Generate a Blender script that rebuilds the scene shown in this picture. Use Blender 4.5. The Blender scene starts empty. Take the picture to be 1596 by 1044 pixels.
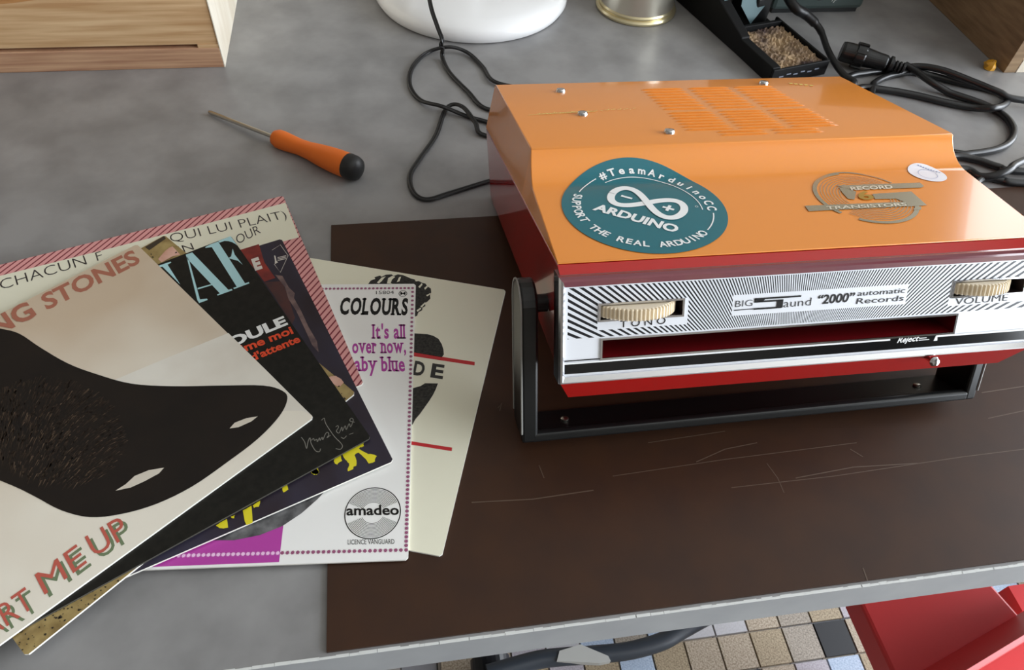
import bpy, math, random
from mathutils import Vector, Matrix, geometry
random.seed(7)
SC = bpy.context.scene
COL = SC.collection

# ------------------------------------------------------------------ camera
# table top is z = 0, the table's front edge runs along +x at y = 0.1026
FPX, PITCH, ROLL, CAMH, YAW = 1141.694, 0.8826892, 0.0893088, 0.3428009, math.radians(12.33802)
def _cam_axes():
    cp, sp = math.cos(PITCH), math.sin(PITCH)
    fw, up, rt = Vector((0, cp, -sp)), Vector((0, sp, cp)), Vector((1, 0, 0))
    r2 = rt * math.cos(ROLL) + up * math.sin(ROLL)
    u2 = up * math.cos(ROLL) - rt * math.sin(ROLL)
    R = Matrix.Rotation(-YAW, 3, 'Z')
    return R @ r2, R @ u2, R @ fw
CR, CU, CF = _cam_axes()
CAMP = Vector((0, 0, CAMH))
cd = bpy.data.cameras.new('camera'); cam = bpy.data.objects.new('camera', cd); COL.objects.link(cam)
cam.matrix_world = Matrix(((CR.x, CU.x, -CF.x, 0), (CR.y, CU.y, -CF.y, 0), (CR.z, CU.z, -CF.z, CAMH), (0, 0, 0, 1)))
cd.sensor_width = 36; cd.lens = FPX * 36 / 1596; cd.clip_start = 0.01
SC.camera = cam

# ------------------------------------------------------------------ light
w = bpy.data.worlds.new('daylight'); SC.world = w; w.use_nodes = True
w.node_tree.nodes['Background'].inputs[0].default_value = (0.80, 0.88, 1.0, 1)
w.node_tree.nodes['Background'].inputs[1].default_value = 1.0
def area(name, loc, rot, sx, sy, power, col):
    l = bpy.data.lights.new(name, 'AREA'); l.shape = 'RECTANGLE'; l.size = sx; l.size_y = sy
    l.energy = power; l.color = col
    o = bpy.data.objects.new(name, l); COL.objects.link(o); o.location = loc; o.rotation_euler = rot
    return o
# daylight entering through the window of the right wall and the smaller one of the back wall
area('daylight_right', (2.18, -0.45, 0.40), (0, math.radians(90), 0), 2.0, 2.9, 180, (0.88, 0.94, 1.0))
area('daylight_back', (1.97, 1.88, 0.80), (math.radians(-90), 0, 0), 0.36, 1.2, 5, (0.92, 0.96, 1.0))
vs = SC.view_settings
SC.display_settings.display_device = 'sRGB'
vs.view_transform = 'Standard'; vs.look = 'None'; vs.exposure = 0.0; vs.gamma = 1.0; vs.use_curve_mapping = False

# ------------------------------------------------------------------ helpers
def ray(p):
    return (CF * FPX + CR * (p[0] - 798) - CU * (p[1] - 522)).normalized()
def at(p, z=0.0):
    d = ray(p); return CAMP + d * ((z - CAMH) / d.z)
def srgb(c):
    def f(x):
        x /= 255.0
        return x / 12.92 if x <= 0.04045 else ((x + 0.055) / 1.055) ** 2.4
    return (f(c[0]), f(c[1]), f(c[2]), 1)
MATS = {}
def mat(name, col, rough=0.5, metal=0.0, coat=0.0, spec=0.5, noise=None, bump=None, trans=0.0):
    """noise = (scale, amount 0..1 towards second colour, second colour, stretch xyz)"""
    if name in MATS: return MATS[name]
    m = bpy.data.materials.new(name); m.use_nodes = True
    nt = m.node_tree; b = nt.nodes['Principled BSDF']
    b.inputs['Base Color'].default_value = srgb(col); b.inputs['Roughness'].default_value = rough
    b.inputs['Metallic'].default_value = metal; b.inputs['Coat Weight'].default_value = coat
    b.inputs['Coat Roughness'].default_value = 0.04
    b.inputs['Specular IOR Level'].default_value = spec
    b.inputs['Transmission Weight'].default_value = trans
    tc = nt.nodes.new('ShaderNodeTexCoord')
    def tex(scale, detail, stretch):
        mp = nt.nodes.new('ShaderNodeMapping'); mp.inputs['Scale'].default_value = stretch
        nt.links.new(tc.outputs['Object'], mp.inputs[0])
        t = nt.nodes.new('ShaderNodeTexNoise'); t.inputs['Scale'].default_value = scale
        t.inputs['Detail'].default_value = detail; nt.links.new(mp.outputs[0], t.inputs['Vector'])
        return t
    if noise:
        sc, amt, c2, st = noise
        t = tex(sc, 6, st)
        rp = nt.nodes.new('ShaderNodeValToRGB')
        rp.color_ramp.elements[0].position = 0.35; rp.color_ramp.elements[1].position = 0.68
        c1 = srgb(col); c2 = srgb(c2)
        rp.color_ramp.elements[0].color = c1
        rp.color_ramp.elements[1].color = tuple(c1[i] + (c2[i] - c1[i]) * amt for i in range(3)) + (1,)
        nt.links.new(t.outputs['Fac'], rp.inputs[0]); nt.links.new(rp.outputs[0], b.inputs['Base Color'])
    if bump:
        t = tex(bump[0], 3, (1, 1, 1)); bn = nt.nodes.new('ShaderNodeBump')
        bn.inputs['Strength'].default_value = bump[1]; bn.inputs['Distance'].default_value = bump[2]
        nt.links.new(t.outputs['Fac'], bn.inputs['Height']); nt.links.new(bn.outputs[0], b.inputs['Normal'])
    MATS[name] = m
    return m
def nodes(m):
    nt = m.node_tree; return nt, nt.nodes['Principled BSDF']
def mathn(nt, op, a, b=None):
    n = nt.nodes.new('ShaderNodeMath'); n.operation = op
    for i, v in enumerate((a, b)):
        if v is None: continue
        if hasattr(v, 'is_linked'): nt.links.new(v, n.inputs[i])
        else: n.inputs[i].default_value = v
    return n.outputs[0]

class MB:
    def __init__(s): s.v = []; s.f = []; s.mi = []
    def add(s, vs, fs, mi=0):
        k = len(s.v); s.v += [Vector(v) for v in vs]; s.f += [tuple(i + k for i in f) for f in fs]; s.mi += [mi] * len(fs); return s
    def box(s, a, b, mi=0):
        x0, y0, z0 = a; x1, y1, z1 = b
        return s.add([(x0,y0,z0),(x1,y0,z0),(x1,y1,z0),(x0,y1,z0),(x0,y0,z1),(x1,y0,z1),(x1,y1,z1),(x0,y1,z1)],
              [(3,2,1,0),(4,5,6,7),(0,1,5,4),(1,2,6,5),(2,3,7,6),(3,0,4,7)], mi)
    def hexa(s, low, high, mi=0):
        """prism between two matching rings of points"""
        n = len(low)
        return s.add(list(low) + list(high), [tuple(range(n))[::-1], tuple(range(n, 2*n))] +
                     [(i, (i+1) % n, n + (i+1) % n, n + i) for i in range(n)], mi)
    def lathe(s, prof, seg=48, M=None, cap=True, mi=0):
        vs = []; fs = []
        for r, z in prof:
            for k in range(seg):
                a = 2*math.pi*k/seg; p = Vector((r*math.cos(a), r*math.sin(a), z)); vs.append(M @ p if M else p)
        for i in range(len(prof)-1):
            for k in range(seg):
                k2 = (k+1) % seg; fs.append((i*seg+k, i*seg+k2, (i+1)*seg+k2, (i+1)*seg+k))
        if cap:
            fs.append(tuple(range(seg))[::-1]); fs.append(tuple(range((len(prof)-1)*seg, len(prof)*seg)))
        return s.add(vs, fs, mi)
    def tube(s, pts, r, seg=10, sub=6, closed=False):
        P = smooth(pts, sub) if sub > 1 else [Vector(p) for p in pts]
        vs = []; fs = []; n = None
        for i, p in enumerate(P):
            t = (P[min(i+1, len(P)-1)] - P[max(i-1, 0)]).normalized()
            if n is None:
                n = t.cross(Vector((0, 0, 1)))
                if n.length < 1e-4: n = t.cross(Vector((1, 0, 0)))
                n.normalize()
            n = (n - t * n.dot(t)).normalized(); b = t.cross(n)
            rr = r[min(int(i * len(r) / len(P)), len(r)-1)] if isinstance(r, (list, tuple)) else r
            for k in range(seg):
                a = 2*math.pi*k/seg; vs.append(p + n*(rr*math.cos(a)) + b*(rr*math.sin(a)))
        for i in range(len(P)-1):
            for k in range(seg):
                k2 = (k+1) % seg; fs.append((i*seg+k, i*seg+k2, (i+1)*seg+k2, (i+1)*seg+k))
        fs.append(tuple(range(seg))[::-1]); fs.append(tuple(range((len(P)-1)*seg, len(P)*seg)))
        return s.add(vs, fs)
def smooth(pts, sub=6):
    P = [Vector(p) for p in pts]; out = []
    for i in range(len(P)-1):
        a, b, c, d = P[max(i-1, 0)], P[i], P[i+1], P[min(i+2, len(P)-1)]
        for k in range(sub):
            t = k/sub
            out.append(0.5*((2*b) + (c-a)*t + (2*a-5*b+4*c-d)*t*t + (3*b-a-3*c+d)*t**3))
    return out + [P[-1]]
FRAME = {}     # world matrix of every parent
def empty(name, M, label=None, cat=None, group=None):
    o = bpy.data.objects.new(name, None); COL.objects.link(o); o.matrix_world = M; o.empty_display_size = 0.02
    FRAME[o] = M.copy(); tag(o, label, cat, group); return o
def tag(o, label=None, cat=None, group=None, kind=None):
    if label: o['label'] = label
    if cat: o['category'] = cat
    if group: o['group'] = group
    if kind: o['kind'] = kind
    return o
def mk(name, mb, mats, parent=None, bevel=0, seg=2, smooth_=False, M=None, local=False, auto=40):
    """vertices are given in world space; they are stored in the object's own space (M, else the parent's frame)"""
    if not isinstance(mats, (list, tuple)): mats = [mats]
    me = bpy.data.meshes.new(name)
    base = FRAME[parent] if parent is not None else Matrix.Identity(4)
    own = M if M is not None else base
    inv = own.inverted()
    me.from_pydata([tuple(v) if local else tuple(inv @ v) for v in mb.v], [], mb.f)
    for m in mats: me.materials.append(m)
    for p, i in zip(me.polygons, mb.mi): p.material_index = i
    if smooth_:
        for p in me.polygons: p.use_smooth = True
    me.update(); me.validate()
    if smooth_ and auto: me.set_sharp_from_angle(angle=math.radians(auto))
    o = bpy.data.objects.new(name, me); COL.objects.link(o)
    if parent is not None:
        o.parent = parent
        o.matrix_basis = base.inverted() @ own if M is not None else Matrix.Identity(4)
    else:
        o.matrix_world = own
    FRAME[o] = own.copy()
    if bevel:
        b = o.modifiers.new('bevel', 'BEVEL'); b.width = bevel; b.segments = seg; b.limit_method = 'ANGLE'; b.angle_limit = math.radians(35)
        b.harden_normals = False
    return o
class Plane:
    """a flat surface in the place: origin, two in-plane axes, outward normal"""
    def __init__(s, o, ex, ey): s.o = Vector(o); s.ex = Vector(ex).normalized(); s.ey = Vector(ey).normalized(); s.n = s.ex.cross(s.ey)
    def px(s, p):
        d = ray(p); t = (s.o - CAMP).dot(s.n) / d.dot(s.n); q = CAMP + d*t - s.o
        return Vector((q.dot(s.ex), q.dot(s.ey)))
    def pt(s, a, b, h=0.0): return s.o + s.ex*a + s.ey*b + s.n*h
def poly2(mb, plane, pts, h, mi=0, is_px=True):
    q = [plane.px(p) if is_px else Vector(p) for p in pts]
    tri = geometry.tessellate_polygon([[Vector((a.x, a.y, 0)) for a in q]])
    area2 = sum(q[i].x*q[(i+1) % len(q)].y - q[(i+1) % len(q)].x*q[i].y for i in range(len(q)))
    fs = []
    for t in tri:
        a, b, c = (q[i] for i in t)
        fs.append(t if (b-a).cross(c-a) > 0 else t[::-1])
    return mb.add([plane.pt(a.x, a.y, h) for a in q], fs, mi)
def ring2(mb, plane, c, r0, r1, h, a0=0, a1=2*math.pi, seg=48, mi=0):
    vs = []; n = seg
    for i in range(n+1):
        a = a0 + (a1-a0)*i/n
        for r in (r0, r1): vs.append(plane.pt(c[0]+r*math.cos(a), c[1]+r*math.sin(a), h))
    return mb.add(vs, [(2*i, 2*i+1, 2*i+3, 2*i+2) for i in range(n)], mi)
def strip2(mb, plane, pts, wd, h, mi=0):
    """a drawn line of width wd through 2D points"""
    q = [Vector(p) for p in pts]; vs = []
    for i, p in enumerate(q):
        t = (q[min(i+1, len(q)-1)] - q[max(i-1, 0)]); t.normalize(); nrm = Vector((-t.y, t.x))
        for sgn in (-1, 1): vs.append(plane.pt(*(p + nrm*(wd/2*sgn)), h))
    return mb.add(vs, [(2*i+1, 2*i, 2*i+2, 2*i+3) for i in range(len(q)-1)], mi)
GC = {}
def glyph(s, bold=0.0):
    if (s, bold) in GC: return GC[(s, bold)]
    cu = bpy.data.curves.new('t', 'FONT'); cu.body = s; cu.size = 1; cu.resolution_u = 3; cu.offset = bold; cu.fill_mode = 'FRONT'
    ob = bpy.data.objects.new('t', cu); me = bpy.data.meshes.new_from_object(ob)
    vs = [(v.co.x, v.co.y) for v in me.vertices]; fs = []
    for p in me.polygons:
        f = tuple(p.vertices); a, b, c = (Vector(vs[i]) for i in f[:3])
        fs.append(f if p.normal.z >= 0 else f[::-1])
    bpy.data.objects.remove(ob); bpy.data.curves.remove(cu); bpy.data.meshes.remove(me)
    GC[(s, bold)] = (vs, fs); return vs, fs
def cap():
    vs, _ = glyph('H'); return max(v[1] for v in vs)
SLAB = {'L': [(.16,0),(.16,1)], 'I': [(.5,0),(.5,1)], 'U': [(.13,1),(.87,1)], 'R': [(.14,0),(.9,0),(.14,1)], 't': [(.7,0)],
        'l': [(.5,0),(.3,1)], 'r': [(.25,0),(.15,.72)], 'n': [(.16,0),(.84,0),(.1,.72)], 'b': [(.1,1)], 'u': [(.08,.72),(.75,.72),(.95,0)],
        'v': [(.1,.72),(.9,.72)], 'w': [(.08,.72),(.92,.72)], 'y': [(.1,.72),(.9,.72)], 'a': [(.95,0)]}
def slab_glyphs(s, bold):
    vs = []; fs = []; x = 0; H = cap()
    for ch in s:
        if ch == ' ': x += 0.30; continue
        g, f = glyph(ch, bold); x0 = min(v[0] for v in g); x1 = max(v[0] for v in g); k = len(vs)
        vs += [(v[0]-x0+x, v[1]) for v in g]; fs += [tuple(i+k for i in q) for q in f]
        for fx, fy in SLAB.get(ch, []):
            cx = x + (x1-x0)*fx; y0 = 0 - bold if fy == 0 else fy*H - 0.06; k = len(vs)
            vs += [(cx-.15, y0), (cx+.15, y0), (cx+.15, y0+.075), (cx-.15, y0+.075)]; fs.append((k, k+1, k+2, k+3))
        x += (x1-x0) + 0.085
    return vs, fs
def text2(mb, plane, s, p0, p1, top, h, bold=0.0, is_px=True, slab=False, mi=0):
    """fit a line of lettering between baseline ends p0, p1, with capitals reaching to `top` above p0"""
    vs, fs = slab_glyphs(s, bold) if slab else glyph(s, bold)
    a0, a1, at_ = (plane.px(p) if is_px else Vector(p) for p in (p0, p1, top))
    x0 = min(v[0] for v in vs); wd = max(v[0] for v in vs) - x0
    ex = (a1-a0)/wd; ey = (at_-a0)/cap()
    q = [a0 + ex*(v[0]-x0) + ey*v[1] for v in vs]
    return mb.add([plane.pt(a.x, a.y, h) for a in q], fs, mi)

# ------------------------------------------------------------------ materials
TABLE = mat('grey_laminate', (147, 146, 146), 0.36, spec=0.45, noise=(28, 1.0, (125, 124, 124), (1, 1, 1)))
EDGE = mat('grey_edge_band', (150, 153, 155), 0.45, noise=(40, 0.6, (135, 138, 142), (1, 1, 1)))
CHIP = mat('chipped_edge_white', (208, 210, 208), 0.6)
MAT_BROWN = mat('brown_hardboard', (60, 38, 25), 0.40, spec=0.26, noise=(45, 0.6, (48, 32, 25), (1, 1, 1)))
SCR = mat('scratch_pale', (86, 68, 54), 0.5)
PAPER = mat('white_paper', (232, 230, 222), 0.6)
CREAM = mat('cream_print', (231, 229, 208), 0.38)
BLACKINK = mat('black_ink', (22, 20, 19), 0.45, spec=0.25)
ORANGE = mat('orange_plastic', (236, 146, 60), 0.16, coat=0.5, spec=0.55)
RED = mat('red_plastic', (176, 20, 18), 0.13, coat=0.6, spec=0.55)
CHROME = mat('chrome', (215, 216, 220), 0.10, metal=1.0)
STEEL = mat('steel', (190, 186, 176), 0.28, metal=1.0)
BLACKP = mat('black_plastic', (20, 21, 22), 0.35)
BLACKG = mat('black_gloss_trim', (14, 15, 17), 0.12)
RUBBER = mat('black_rubber', (16, 16, 18), 0.42)
GOLD = mat('gold_foil', (214, 180, 92), 0.3, metal=1.0)
PEWTER = mat('silver_foil', (196, 190, 168), 0.24, metal=0.9)
WHITE = mat('white_enamel', (236, 236, 236), 0.25, coat=0.3)
WHITEINK = mat('white_ink', (238, 240, 240), 0.5)

# ------------------------------------------------------------------ room shell
FZ = -0.74
def struct(name, mb, m, parent=None):
    o = mk(name, mb, m, parent)
    if parent is None: o['kind'] = 'structure'
    return o
PLASTER = mat('plaster', (140, 132, 122), 0.9)
def floor_material():
    m = mat('floor_mosaic_far', (150, 140, 125), 0.5); nt, b = nodes(m)
    tc = nt.nodes.new('ShaderNodeTexCoord'); br = nt.nodes.new('ShaderNodeTexBrick')
    br.offset = 0; br.inputs['Scale'].default_value = 1; br.inputs['Brick Width'].default_value = 0.05; br.inputs['Row Height'].default_value = 0.05
    br.inputs['Mortar Size'].default_value = 0.0012; br.inputs['Color1'].default_value = srgb((170, 156, 136)); br.inputs['Color2'].default_value = srgb((120, 122, 130))
    br.inputs['Mortar'].default_value = srgb((70, 68, 66))
    nt.links.new(tc.outputs['Object'], br.inputs[0]); nt.links.new(br.outputs[0], b.inputs['Base Color'])
    return m
XL, XR, YF, YB, ZC = -2.4, 2.2, -3.0, 1.9, 1.76
floor = struct('floor', MB().box((XL, YF, FZ-0.05), (XR, YB, FZ-0.004)), floor_material())
struct('ceiling', MB().box((XL, YF, ZC), (XR, YB, ZC+0.05)), mat('ceiling_paint', (190, 186, 178), 0.9))
struct('wall_left', MB().box((XL-0.1, YF, FZ), (XL, YB, ZC)), PLASTER)
struct('wall_front', MB().box((XL, YF-0.1, FZ), (XR, YF, ZC)), PLASTER)
mb = MB()
mb.box((XR, YF, FZ), (XR+0.1, -1.9, ZC)).box((XR, 1.0, FZ), (XR+0.1, YB, ZC)).box((XR, -1.9, FZ), (XR+0.1, 1.0, -0.62)).box((XR, -1.9, 1.4), (XR+0.1, 1.0, ZC))
struct('wall_right', mb, PLASTER)
mb = MB()
mb.box((XL, YB, FZ), (1.78, YB+0.1, ZC)).box((2.16, YB, FZ), (XR, YB+0.1, ZC)).box((1.78, YB, FZ), (2.16, YB+0.1, 0.2)).box((1.78, YB, 1.4), (2.16, YB+0.1, ZC))
struct('wall_back', mb, PLASTER)
mb = MB()
for y in (-1.9, -0.45, 0.96): mb.box((XR+0.02, y, -0.62), (XR+0.08, y+0.04, 1.4))
mb.box((XR+0.02, -1.9, -0.62), (XR+0.08, 1.0, -0.58)).box((XR+0.02, -1.9, 1.36), (XR+0.08, 1.0, 1.4))
struct('window_1', mb, WHITE)
mb = MB()
for x in (1.78, 2.13): mb.box((x, YB+0.02, 0.2), (x+0.03, YB+0.08, 1.4))
mb.box((1.78, YB+0.02, 0.2), (2.16, YB+0.08, 0.24)).box((1.78, YB+0.02, 1.36), (2.16, YB+0.08, 1.4))
struct('window_2', mb, WHITE)

# floor mosaic: each tile in view is a piece of its own
def speck(name, c1, c2, r=0.45): return mat(name, c1, r, noise=(430, 1.0, c2, (1, 1, 1)))
TILES = [speck('tile_beige', (184, 170, 152), (126, 110, 90)), speck('tile_lilac', (176, 170, 176), (146, 138, 146)),
         speck('tile_sand', (172, 156, 130), (118, 102, 80)), speck('tile_blue', (176, 190, 208), (140, 156, 180)),
         speck('tile_plain', (182, 180, 184), (172, 170, 172)), speck('tile_taupe', (166, 156, 144), (116, 106, 94)), mat('tile_black', (30, 30, 34), 0.4)]
tm = {}
for i, m in enumerate(TILES):
    b = MB().hexa([(-.0242,-.0242,-.006),(.0242,-.0242,-.006),(.0242,.0242,-.006),(-.0242,.0242,-.006)], [(-.0236,-.0236,0),(.0236,-.0236,0),(.0236,.0236,0),(-.0236,.0236,0)])
    me = bpy.data.meshes.new('tile'); me.from_pydata([tuple(v) for v in b.v], [], b.f); me.materials.append(m); tm[i] = me
rt = random.Random(3)
for i in range(22):
    for j in range(9):
        x = 0.004 + 0.05*i + 0.025; y = -0.02 + 0.05*j - 0.025 + 0.05
        k = rt.choices(range(7), weights=(5, 4, 4, 2.2, 2, 4, 0))[0]
        for bp in ((1300,985), (1180,1042)):
            c_ = at(bp, FZ)
            if abs(c_.x-x) < .025 and abs(c_.y-y) < .025: k = 6
        o = bpy.data.objects.new('tile', tm[k]); COL.objects.link(o); o.parent = floor; o.location = (x, y, FZ)

# ------------------------------------------------------------------ workbench
EY = 0.1026
bench = empty('workbench', Matrix.Translation((0.3, 0.6, FZ)), 'grey concrete-look laminate workbench that carries everything', 'table')
mk('tabletop', MB().box((-1.1, EY, -0.029), (1.05, 1.05, 0)), TABLE, bench)
mk('edge_band', MB().box((-1.1, EY-0.0008, -0.029), (1.05, EY, -0.0012)), EDGE, bench)
mb = MB(); rr = random.Random(5); x = -0.35
while x < 0.7:
    L = rr.uniform(0.002, 0.008); d = rr.uniform(0.0002, 0.0005)
    mb.box((x, EY-0.0010, -d), (x+L, EY+rr.uniform(0.0000, 0.0005), 0.00010)); x += L*rr.uniform(0.95, 1.04)
o = mk('chipped_edge', mb, CHIP, bench); o['kind'] = 'stuff'
for x, y in ((-1.0, 0.25), (0.98, 0.30), (-1.0, 0.95), (0.98, 0.95)):
    mk('leg', MB().box((x-0.025, y-0.025, FZ), (x+0.025, y+0.025, -0.029)), STEEL, bench, bevel=0.003)

# ------------------------------------------------------------------ brown mat
MT = 0.0015
mt = mk('desk_mat', MB().box((-0.0476, 0.1042, 0), (0.70, 0.381, MT)), MAT_BROWN)
tag(mt, 'dark brown hardboard mat with scratches under the record player', 'mat')
MP = Plane((0, 0, MT), (1, 0, 0), (0, 1, 0))
for pts, wd in (([(735,783),(830,778),(925,764)], .0006), ([(955,742),(1130,716),(1335,690)], .0004), ([(1085,720),(1130,700),(1180,690)], .0005),
            ([(1195,722),(1212,745),(1222,768)], .0004), ([(1240,745),(1330,728),(1430,722)], .0005), ([(1325,700),(1345,712)], .0005),
            ([(1140,760),(1300,742),(1500,712),(1596,700)], .0004), ([(1530,612),(1570,606),(1596,602)], .0006), ([(1540,652),(1596,640)], .0005),
            ([(840,725),(848,745)], .0005), ([(1345,885),(1352,905)], .0005), ([(776,636),(782,628),(779,640)], .0006), ([(1010,690),(1130,672)], .0004)):
    mb = MB(); strip2(mb, MP, [tuple(MP.px(p)) for p in pts], wd, 0.00012); mk('scratch', mb, SCR, mt)

# ------------------------------------------------------------------ record sleeves
TH = 0.0012
SLEEVES = {}
def sleeve(key, x, y, deg, wd, ht, level, top_mat, label, edge=None):
    """top right corner x, y; the right edge runs in direction deg; level counts up from the mat"""
    d = math.radians(deg); dn = Vector((math.cos(d), math.sin(d), 0)); ex = Vector((-dn.y, dn.x, 0))
    z0 = MT + TH*level
    bl = Vector((x, y, z0)) + dn*ht - ex*wd
    ey = -dn
    M = Matrix(((ex.x, ey.x, 0, bl.x), (ex.y, ey.y, 0, bl.y), (0, 0, 1, bl.z), (0, 0, 0, 1)))
    root = empty('record_sleeve', M, label, 'record sleeve', 'seven inch record sleeves fanned out on the bench')
    pl = Plane(bl + Vector((0, 0, TH)), ex, ey)
    c = [(0.0012, 0), (wd-0.0012, 0), (wd, 0.0012), (wd, ht-0.0012), (wd-0.0012, ht), (0.0012, ht), (0, ht-0.0012), (0, 0.0012)]
    mb = MB(); mb.hexa([pl.pt(a, b, -TH+0.00005) for a, b in c], [pl.pt(a, b, 0) for a, b in c], 1)
    mb.mi[1] = 0
    mk('card', mb, [top_mat, edge or PAPER], root)
    SLEEVES[key] = (root, pl); return root, pl
def printed(root, name, mats, build):
    mb = MB(); build(mb); return mk(name, mb, mats, root)
H1, H2, H3 = 0.00008, 0.00016, 0.00024

# D: lowest, cream with red rules
root, pl = sleeve('D', 0.0612, 0.3100, -108.02, 0.18, 0.1778, 0, CREAM, 'cream record sleeve with red rules and black hair print, lowest and rightmost of the fan')
REDINK = mat('red_ink', (190, 36, 42), 0.45)
c5 = lambda x, y: (480 + x/3.07, 380 + y/3.07)
for q in ([(430,508),(798,565),(797,582),(430,526)], [(400,930),(690,975),(688,992),(400,946)]):
    printed(root, 'red_rule', REDINK, lambda mb: poly2(mb, pl, [c5(*p) for p in q], H1))
def f(mb):
    poly2(mb, pl, [c5(*p) for p in [(400,400),(505,428),(570,432),(600,440),(625,455),(640,480),(648,505),(650,530),(640,543),(520,522),(400,500)]], H1)
    poly2(mb, pl, [c5(*p) for p in [(430,700),(505,690),(540,680),(560,667),(622,668),(612,695),(600,720),(580,752),(560,780),(535,815),(515,838),(500,865),(430,860)]], H1)
    rr = random.Random(2)
    hair = [(288,192),(300,176),(322,168),(318,160),(345,152),(352,158),(372,148),(400,146),(410,154),(430,146),(455,150),(470,156),(492,166),(510,170),(516,180),(530,178),(545,186),(562,190),(572,204),(588,214),(590,232),(584,246),(586,262),(572,276),(560,284),(562,298),(548,306),(546,318),(528,328),(522,345),(500,352),(420,330),(380,250),(340,200),(318,192),(305,197)]
    poly2(mb, pl, [c5(*p) for p in hair], H1)
printed(root, 'black_figure_print', mat('charcoal_ink', (30, 29, 28), 0.45, spec=0.25, noise=(700, 0.5, (80, 78, 72), (1, 1, 1))), f)
def f(mb):
    for q in ([(330,186),(352,162),(372,156),(352,180),(340,190)], [(378,190),(384,164),(404,154),(418,158),(402,172),(396,188),(404,192)], [(425,184),(436,160),(446,158),(438,180)],
              [(528,206),(545,188),(548,196),(535,212)], [(556,212),(570,200),(573,208),(560,220)], [(538,300),(560,280),(564,284),(545,306)], [(520,318),(540,305),(542,312),(524,326)], [(566,246),(586,236),(586,242),(570,252)]):
        poly2(mb, pl, [c5(*p) for p in q], H2)
printed(root, 'hair_highlight', CREAM, f)
def f(mb):
    text2(mb, pl, 'E', (670.5,587), (690,590), (674,567), H1, 0.035); text2(mb, pl, 'D', (643,583), (660,586), (647,563), H1, 0.035)
printed(root, 'lettering', mat('charcoal_letter', (40, 38, 36), 0.45), f)

# C: COLOURS
root, pl = sleeve('C', 0.0052, 0.3194, -94.8, 0.18, 0.1793, 1, mat('white_print', (240, 240, 238), 0.34), 'white record sleeve titled COLOURS with magenta dotted border and round record label print')
MAG = mat('magenta_ink', (178, 62, 160), 0.4); ROSE = mat('rose_ink', (150, 80, 116), 0.45); PINKW = mat('pink_dot_ink', (238, 196, 232), 0.45)
def f(mb): poly2(mb, pl, [(442.5,812),(435,876),(60,890),(75,812)], H1)
printed(root, 'purple_block', MAG, f)
def f(mb):
    for p0, p1, n in (((380,451),(643,449),44), ((643,455),(633,850),60), ((440,861.5),(633,857),25)):
        for i in range(n):
            t = i/(n-1); c = pl.px((p0[0]+(p1[0]-p0[0])*t, p0[1]+(p1[1]-p0[1])*t)); r = 0.00115
            vs = [pl.pt(c.x, c.y, H1)] + [pl.pt(c.x+(r if k % 2 else r*.62)*math.cos(k*math.pi/8), c.y+(r if k % 2 else r*.62)*math.sin(k*math.pi/8), H1) for k in range(16)]
            mb.add(vs, [(0, 1+k, 1+(k+1) % 16) for k in range(16)])
printed(root, 'dotted_border', ROSE, f)
def f(mb):
    for i in range(26):
        t = i/25; c = pl.px((433+(240-433)*t, 862+(867-862)*t)); r = 0.00115
        vs = [pl.pt(c.x, c.y, H2)] + [pl.pt(c.x+(r if k % 2 else r*.62)*math.cos(k*math.pi/8), c.y+(r if k % 2 else r*.62)*math.sin(k*math.pi/8), H2) for k in range(16)]
        mb.add(vs, [(0, 1+k, 1+(k+1) % 16) for k in range(16)])
printed(root, 'pale_dots', PINKW, f)
GREYP = mat('grey_photo_ink', (120, 120, 122), 0.45, noise=(120, 1, (50, 50, 52), (1, 1, 1)))
def f(mb):
    poly2(mb, pl, [(300,836),(330,842),(365,842),(405,834),(440,820),(470,800),(495,778),(508,764),(515,745),(400,740),(300,800)], H2)
printed(root, 'photo_disc', GREYP, f)
def f(mb): text2(mb, pl, 'COLOURS', (528.5,489), (635,490), (532,465), H1, 0.038, slab=True); text2(mb, pl, '15804', (586,458.5), (614,458), (586,453.5), H1, 0.0); ring2(mb, pl, pl.px((628,457.5)), 0.0022, 0.0026, H1); text2(mb, pl, 'M', (624,459.5), (632,459.5), (624,455), H1, 0.01)
printed(root, 'title_lettering', BLACKINK, f)
def f(mb):
    text2(mb, pl, "It's all", (579,527), (633,527), (579,506), H1, 0.026, slab=True)
    text2(mb, pl, 'over now,', (549,550), (633,549.5), (549,529), H1, 0.026, slab=True)
    text2(mb, pl, 'baby blue', (539,577.5), (631.5,578), (539,556), H1, 0.026, slab=True)
printed(root, 'song_lettering', MAG, f)
lc = pl.px((581,799)); lr = (pl.px((625,799)) - pl.px((537,799))).length/2
def f(mb):
    ring2(mb, pl, lc, lr-0.0005, lr, H1, seg=64)
    for i in range(11):
        r = lr*(0.40 + 0.56*i/11)
        for a in (0, math.pi): ring2(mb, pl, lc, r, r+0.00022, H1, a+0.42, a+math.pi-0.42, 32)
    text2(mb, pl, 'amadeo', (540,803), (622,802), (540,788), H2, 0.022)
    text2(mb, pl, 'LICENCE VANGUARD', (542,848.5), (615,847.5), (542,841), H1, 0.0)
printed(root, 'label_logo', BLACKINK, f)

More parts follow.
